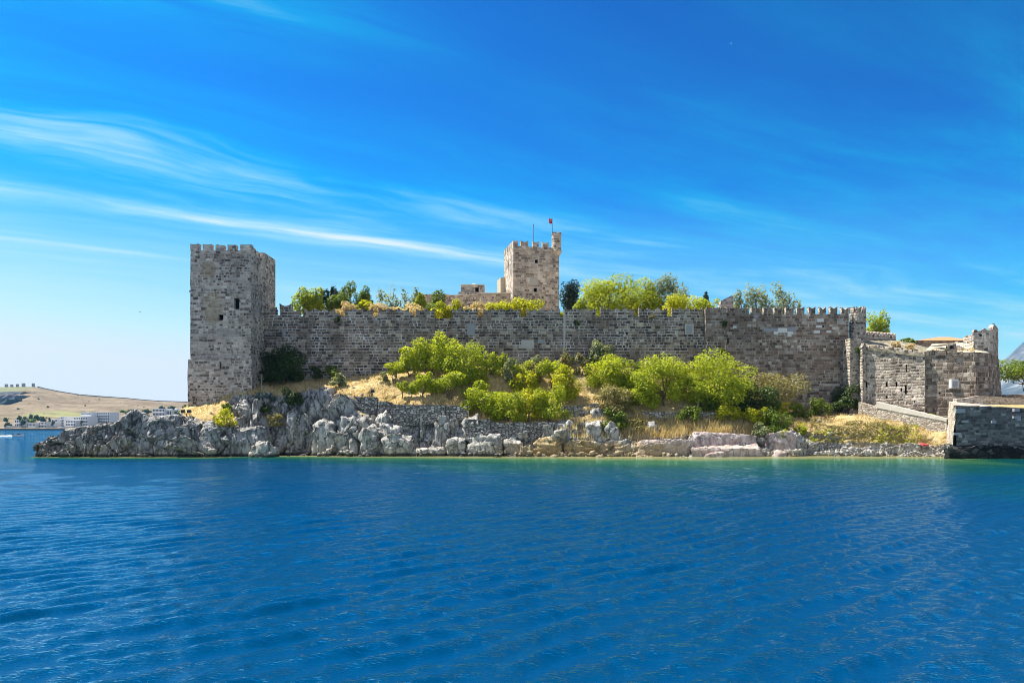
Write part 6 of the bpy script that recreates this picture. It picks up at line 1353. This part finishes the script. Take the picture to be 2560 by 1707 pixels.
house('hotel', 'stepped white terraced hotel rising in the middle of the far shore', [(160, 193, 1050, 1068, 935, 3, 6), (176, 226, 1042, 1062, 942, 3, 8), (192, 226, 1030.5, 1050, 950, 3, 5)])
house('hotel', 'white hotel block with long balconies next to the stepped hotel', [(229, 281, 1030, 1060, 948, 5, 8)])
house('hotel', 'small two stepped white hotel wing beside the palms', [(127, 146, 1047, 1067, 940, 3, 4), (144, 160, 1041, 1064, 946, 4, 3)])
house('white_house', 'low cream waterfront house with two rows of openings', [(63, 93, 1057, 1073, 925, 2, 6)])
house('white_house', 'taller cream waterfront house beside the low one', [(94, 119, 1054, 1073, 925, 3, 5)])
house('white_house', 'narrow bluish white house among the shore trees', [(34, 53, 1049, 1071, 928, 3, 3)])
house('white_house', 'long low white building glimpsed above the rock outcrop', [(377, 415, 1021, 1036, 1010, 2, 8)])
house('white_house', 'plain white building end behind the outcrop near the tower', [(416, 430, 1023, 1036, 1008, 1, 2)])
house('white_house', 'small white gabled house closest to the tower', [(434, 454, 1021, 1036, 1015, 1, 3)])
house('white_house', 'tiny white boathouse at the edge of the far water', [(6, 26, 1064, 1073, 922, 1, 4)])
house('white_house', 'small white shed below the hotel wing at the shore', [(140, 158, 1066, 1074, 922, 1, 4)])
b = MB(); b.box(WX(-250, 906), WX(175, 906), 904, 912, -1, 2.0); tag(b.build('quay', plain('dark quay stone', (.10, .095, .09), .9, .3, .1), rough=(12, .3)), 'dark low quay along the far waterfront', 'quay')
# far trees: one mesh, copied
def far_tree(label, px0, px1, pyt, pyb, Y, leaf, cache={}):
    key = leaf
    if key not in cache:
        rng = np.random.default_rng(hash(key) % 1000 + 3); Pc, Nc, Ls, tone = crown_points(np.array([0, 0, .58]), (.5, .5, .46), 500, rng, 8)
        V, F_ = leaf_quads(Pc, Nc, .10, rng); cm = np_mesh('crown', V, [F_], M[leaf], origin=(0, 0, 0), face_attrs={'var': rng.random(len(F_))})
        b = MB(); b.tube([(0, 0, -.15), (0.02, 0, .5)], [.04, .025]); tm = b.build('trunk', M['bark'], origin=(0, 0, 0))
        cache[key] = (cm.data, tm.data); bpy.data.objects.remove(cm); bpy.data.objects.remove(tm)
    W, H = (px1 - px0) / FOC * Y, (pyb - pyt) / FOC * Y
    o = thing('shore_tree', (WX((px0 + px1) / 2, Y), Y, WZ(pyb, Y)), label, 'tree', 'trees along the far shore'); o.scale = (W, W, H); o.rotation_euler = (0, 0, px0 * .7)
    for nm, me in zip(('crown', 'trunk'), cache[key]): c = bpy.data.objects.new(nm, me); COL.objects.link(c); c.parent = o
for a in ((('dark tree at the left edge of the far waterfront'), 8, 23, 1043, 1057, 930, 'dark_leaf'), ('low dark tree beside the tiny boathouse', 10, 30, 1055, 1070, 925, 'dark_leaf'), ('dark tree behind the bluish white house', 43, 56, 1038, 1056, 960, 'dark_leaf'), ('dark tree crown above the cream houses', 55, 70, 1040, 1056, 950, 'dark_leaf'),
          ('dark tree between bluish and cream houses', 48, 64, 1046, 1066, 926.5, 'dark_leaf'), ('bright green tree over the low cream house', 68, 90, 1045, 1060, 935, 'mid'), ('tall dark tree on the slope above the cream houses', 72, 84, 1034, 1052, 975, 'dark_leaf'), ('wide dark tree on the slope above the cream houses', 82, 102, 1036, 1054, 970, 'dark_leaf'), ('dark tree mass left of the cypress', 98, 118, 1040, 1058, 960, 'dark_leaf'),
          ('narrow dark cypress before the hotel wing', 120, 127, 1042, 1064, 930, 'conifer'), ('palm like tree in front of the hotel wing', 128, 138, 1050, 1068, 924, 'conifer'), ('palm like tree in front of the stepped hotel', 200, 210, 1049, 1062, 928, 'conifer'), ('dark shore tree behind the white hotel block', 278, 292, 1034, 1048, 985, 'dark_leaf'), ('grey green tree above the peak of the outcrop', 302, 326, 1023, 1036, 1020, 'mid'),
          ('dark trees end left of the long low building', 352, 378, 1022, 1036, 1018, 'dark_leaf'), ('dark tree behind the long low building', 396, 412, 1014, 1026, 1040, 'dark_leaf'), ('dark tree behind the plain building end', 420, 442, 1014, 1026, 1040, 'dark_leaf'), ('dark tree touching the skyline of the tower edge', 454, 474, 1011, 1024, 1050, 'dark_leaf'), ('low green tree before the gabled house', 436, 462, 1026, 1038, 1000, 'mid')):
    far_tree(*a)
for k, (px, py, s) in enumerate(((142, 990, 4), (194, 988, 5), (213, 1015, 5), (120, 1019, 7), (73, 1011, 5), (45, 1025, 8), (96, 999, 6), (48, 1000, 5), (248, 999, 4), (110, 1035, 4), (26, 1004, 5), (222, 1004, 3), (300, 1008, 4), (344, 1015, 4), (360, 1019, 4))):
    Y = hill_Y(px, py); far_tree(('lone scrub bush high on the hill right of the windmills', 'dark scrub bush just under the ridge wall', 'dark scrub bush low on the hill above the hotel', 'widest scrub bush in the middle of the hill', 'scrub bush beside the hillside track', 'big dark scrub bush low on the left of the hill', 'spread scrub bush on the upper hill', 'scrub bush under the upper bank', 'tiny scrub bush near the ridge right of centre', 'scrub bush just above the hotel wing', 'scrub bush between the two cuttings', 'tiny scrub bush below the ridge wall', 'scrub bush on the bare slope over the outcrop peak', 'scrub bush left of the far trees on the slope', 'scrub bush near the long low building')[k], px - s / 2, px + s / 2, py - s * .7, py + 1, Y, 'dark_leaf')
# speed boat and wake
Yb_ = 285.0; bx = WX(46, Yb_)
Bt = thing('speed_boat', (bx, Yb_, 0), 'small white speed boat with one dark seated figure racing past the outcrop', 'boat')
b = MB(); st_ = [(-1.9, .75, .62), (0, .85, .66), (1.2, .6, .8), (2.1, .04, 1.0)]
for (a, w0, h0), (c, w1_, h1) in zip(st_, st_[1:]):
    for s in (-1, 1): b.poly([(bx + a, Yb_ + s * w0, h0), (bx + c, Yb_ + s * w1_, h1), (bx + c * .95, Yb_ + s * w1_ * .5, -.2), (bx + a, Yb_ + s * w0 * .6, -.2)])
    b.poly([(bx + a, Yb_ - w0, h0), (bx + c, Yb_ - w1_, h1), (bx + c, Yb_ + w1_, h1), (bx + a, Yb_ + w0, h0)])
b.poly([(bx - 1.9, Yb_ - .75, .62), (bx - 1.9, Yb_ + .75, .62), (bx - 1.9, Yb_ + .45, -.2), (bx - 1.9, Yb_ - .45, -.2)]); b.build('hull', M['white_wall'], Bt, weld=True)
b = MB(); b.box(bx - .2, bx + .5, Yb_ - .4, Yb_ + .4, .6, 1.15); b.build('console', M['metal_dark'], Bt)
b = MB(); b.box(bx - 2.2, bx - 1.85, Yb_ - .2, Yb_ + .2, .1, .95); b.build('outboard_motor', M['metal_dark'], Bt)
rng = np.random.default_rng(8); m = 900; f = rng.random(m) ** .8; px_ = bx - 1.6 - f * 18; sp = .25 + f * 1.3
pw = np.stack([px_, Yb_ + rng.normal(0, 1, m) * sp, .05 + rng.random(m) * .45 * (1 - f)], 1); nn = np.tile((0., -.4, .9), (m, 1)); V, F_ = leaf_quads(pw, nn, .22, rng, .8)
tag(np_mesh('boat_wake', V, [F_], plain('white foam', (.85, .87, .88), .8, .05)), 'white foaming wake trailing behind the speed boat', 'wake', kind='stuff')
# mountain beyond the pier
mx = np.linspace(1500, 3600, 110); my = np.linspace(2600, 5200, 70); X_, Y_ = np.meshgrid(mx, my, indexing='ij')
ridge = np.interp(X_ / Y_ * FOC + MID, [2300, 2440, 2495, 2530, 2560, 2650, 2800, 3200], [960, 935, 912, 880, 852, 832, 826, 850])
zr = CH + (HOR - ridge) / FOC * 3600
V = np.stack([X_.ravel(), Y_.ravel(), (zr * np.clip((Y_ - 2600) / 1000, 0, 1) ** 1.1 - np.clip(Y_ - 3600, 0, None) * .22).ravel()], 1)
V[:, 2] += (fbm(V * .003, 6, 4) - .5) * 110 * np.clip((V[:, 1] - 2650) / 500, 0, 1) * np.clip(np.abs(V[:, 1] - 3600) / 250, .12, 1)
ix = np.arange(110 * 70).reshape(110, 70); fq = np.stack([ix[:-1, :-1], ix[1:, :-1], ix[1:, 1:], ix[:-1, 1:]], -1).reshape(-1, 4)
m_, t_ = new_mat('haze tinted mountain scrub and rock'); p_ = t_.n('ShaderNodeNewGeometry').outputs['Position']; n_ = t_.noise(p_, .012, 9, .72)
finish(t_, t_.ramp(n_, [(.40, (.05, .07, .085)), (.52, (.10, .115, .13)), (.62, (.24, .255, .27))]), .95, n_, .6, 20)  # bluish tones: distance haze painted into the scrub and rock
tag(np_mesh('mountain', V, [fq], m_, origin=(2500, 3600, 0)), 'blue hazy mountain slope far behind the pier', 'mountain', kind='structure')

# ------------------------------------------------------------------ small things
def bird(name, label, x, y, z, s, spread, mat):
    b = MB(); o = thing(name, (x, y, z), label, 'bird')
    b.tube([(x - .5 * s, y, z), (x - .2 * s, y, z + .02 * s), (x + .15 * s, y, z + .04 * s), (x + .36 * s, y, z + .10 * s), (x + .5 * s, y, z + .10 * s)], [.02 * s, .12 * s, .12 * s, .07 * s, .015 * s], 8); b.build('body', mat, o, smooth=True)
    for sg in (-1, 1):
        b = MB()
        if spread: b.poly([(x + .1 * s, y + sg * .08 * s, z + .06 * s), (x + .18 * s, y + sg * .5 * s, z + .28 * s), (x - .1 * s, y + sg * 1.05 * s, z + .22 * s), (x - .12 * s, y + sg * .5 * s, z + .24 * s), (x - .16 * s, y + sg * .08 * s, z + .05 * s)])
        else: b.poly([(x + .12 * s, y + sg * .125 * s, z + .08 * s), (x - .1 * s, y + sg * .14 * s, z + .10 * s), (x - .5 * s, y + sg * .05 * s, z - .02 * s), (x - .1 * s, y + sg * .13 * s, z - .06 * s)])
        b.build('wing', mat, o)
    return o
M['gull'] = plain('white feathers', (.78, .78, .78), .8, .08); M['pigeon'] = plain('dark grey feathers', (.06, .06, .07), .8, .2)
g = bird('gull', 'white gull flying high in the deep blue sky', WX(1828, 70), 70, WZ(110, 70), .15, True, M['gull']); 
bird('gull', 'distant dark bird gliding over the far hill', WX(350, 110), 110, WZ(780, 110), .25, True, M['pigeon'])
bird('pigeon', 'dark pigeon perched on the middle merlon of the square tower', WX(544, 97.4), 97.4, zt + .78, .36, False, M['pigeon'])
bird('pigeon', 'dark bird perched on the pointed corner of the watch turret', WX(2484, 94.6), 94.6, WZ(812, 94.6) + .1, .36, False, M['pigeon'])
# floodlights
def flood(label, px, pyb, pyt, Y, heads, z=None):
    x = WX(px, Y); z0 = WZ(pyb, Y); z1 = WZ(pyt, Y); o = thing('floodlight', (x, Y, z0), label, 'floodlight')
    b = MB(); b.tube([(x, Y, z0 - .4), (x, Y, z1 - .2)], [.05, .05], 8); b.box(x - .5 * (heads > 1) - .06, x + .5 * (heads > 1) + .06, Y - .05, Y + .05, z1 - .26, z1 - .18); b.build('post', M['bark'], o)
    for k in range(heads):
        hx_ = x + (k - (heads - 1) / 2) * .75; b = MB(); b.hexa([(hx_ - .22, Y - .2, z1 - .15), (hx_ + .22, Y - .2, z1 - .15), (hx_ + .22, Y + .12, z1 - .05), (hx_ - .22, Y + .12, z1 - .05), (hx_ - .22, Y - .28, z1 + .2), (hx_ + .22, Y - .28, z1 + .2), (hx_ + .18, Y + .1, z1 + .28), (hx_ - .18, Y + .1, z1 + .28)]); b.build('lamp_head', M['metal_dark'], o)
flood('twin headed dark floodlight on a stand below the tower corner', 466, 1042, 1029, 92.5, 2)
flood('single dark floodlight on a thin post above the terrace walls', 932, 992, 979, 96.2, 1)
# red towel on the beach
Y = ground_Y(2309, 1122); b = MB(); x = WX(2309, Y); z = ground_z(x, Y) + .06
b.hexa([(x - .38, Y - .5, z - .02), (x + .42, Y - .45, z - .06), (x + .45, Y + .4, z + .12), (x - .35, Y + .4, z + .16), (x - .36, Y - .48, z + .16), (x + .40, Y - .45, z + .08), (x + .40, Y + .38, z + .22), (x - .33, Y + .38, z + .28)])
tag(b.build('towel', plain('red towel cloth', (.55, .07, .08), .9, .2, 4), rough=(.2, .04)), 'crumpled red towel lying on the pebble beach', 'towel')
# person on the wall walk
def person(label, x, y, z, shirt_col):
    o = thing('person', (x, y, z), label, 'person')
    J = [(0, 0, .95), (0, 0, 1.2), (0, 0, 1.42), (0, 0, 1.52), (0, .01, 1.62), (0, 0, 1.72), (.18, 0, 1.42), (.24, -.03, 1.14), (.23, -.12, .92), (-.18, 0, 1.42), (-.24, -.03, 1.14), (-.22, -.14, .94), (.1, 0, .9), (.11, -.02, .48), (.11, .02, .08), (.12, -.12, .03), (-.1, 0, .9), (-.11, .02, .48), (-.11, .04, .08), (-.12, -.10, .03)]
    E = [(0, 1), (1, 2), (2, 3), (3, 4), (4, 5), (2, 6), (6, 7), (7, 8), (2, 9), (9, 10), (10, 11), (0, 12), (12, 13), (13, 14), (14, 15), (0, 16), (16, 17), (17, 18), (18, 19)]
    Rr = [.15, .14, .13, .055, .095, .07, .06, .045, .035, .06, .045, .035, .09, .06, .045, .04, .09, .06, .045, .04]
    def skin(nm, ids, ed, rad, mat):
        me = bpy.data.meshes.new(nm); me.from_pydata([J[i] for i in ids], [], []); mp = {a: k for k, a in enumerate(ids)}
        me.clear_geometry(); me.from_pydata([J[i] for i in ids], [(mp[a], mp[c]) for a, c in ed], [])
        ob = bpy.data.objects.new(nm, me); COL.objects.link(ob); ob.parent = o
        md = ob.modifiers.new('skin', 'SKIN'); 
        for k, i in enumerate(ids): me.skin_vertices[0].data[k].radius = (rad(i), rad(i) * .75); me.skin_vertices[0].data[k].use_root = (k == 0)
        ob.modifiers.new('sub', 'SUBSURF').render_levels = 1; me.materials.append(mat); ORG[ob.name] = ORG[o.name]; return ob
    skin('body', list(range(20)), E, lambda i: Rr[i], plain('skin tone', (.42, .26, .18), .6, .1))
    skin('shirt', [0, 1, 2, 6, 7, 9, 10], [(0, 1), (1, 2), (2, 6), (6, 7), (2, 9), (9, 10)], lambda i: Rr[i] * 1.22, plain('blue shirt', shirt_col, .9, .1))
    skin('trousers', [0, 12, 13, 14, 16, 17, 18], [(0, 12), (12, 13), (13, 14), (0, 16), (16, 17), (17, 18)], lambda i: Rr[i] * 1.2, plain('dark trousers', (.04, .04, .05), .9, .1))
    b = MB(); xx, yy, zz = x, y + .02, z + 1.66; b.cyl(xx, yy, [(.105, zz), (.115, zz + .06), (.08, zz + .12), (.01, zz + .145)], 12); b.build('hair', M['metal_dark'], o, smooth=True)
person('person in a blue shirt standing at the gap beside the square tower', WX(691, 103.6), 103.6, WZ(797, YW), (.03, .06, .35))
# air
b = MB(); b.box(-3200, 3800, -80, 5300, -3, 500)
hz = b.build('haze', bpy.data.materials.new('haze'), origin=(0, 0, 0)); hm = hz.data.materials[0]; hm.use_nodes = True; ht = NT(hm.node_tree)
pv = ht.n('ShaderNodeVolumePrincipled', {'Color': (.22, .56, 1.0, 1), 'Density': 0.00006, 'Anisotropy': .2}); ht.l(pv.outputs[0], ht.n('ShaderNodeOutputMaterial').inputs['Volume'])
tag(hz, 'pale blue haze in the air', 'haze', kind='stuff')
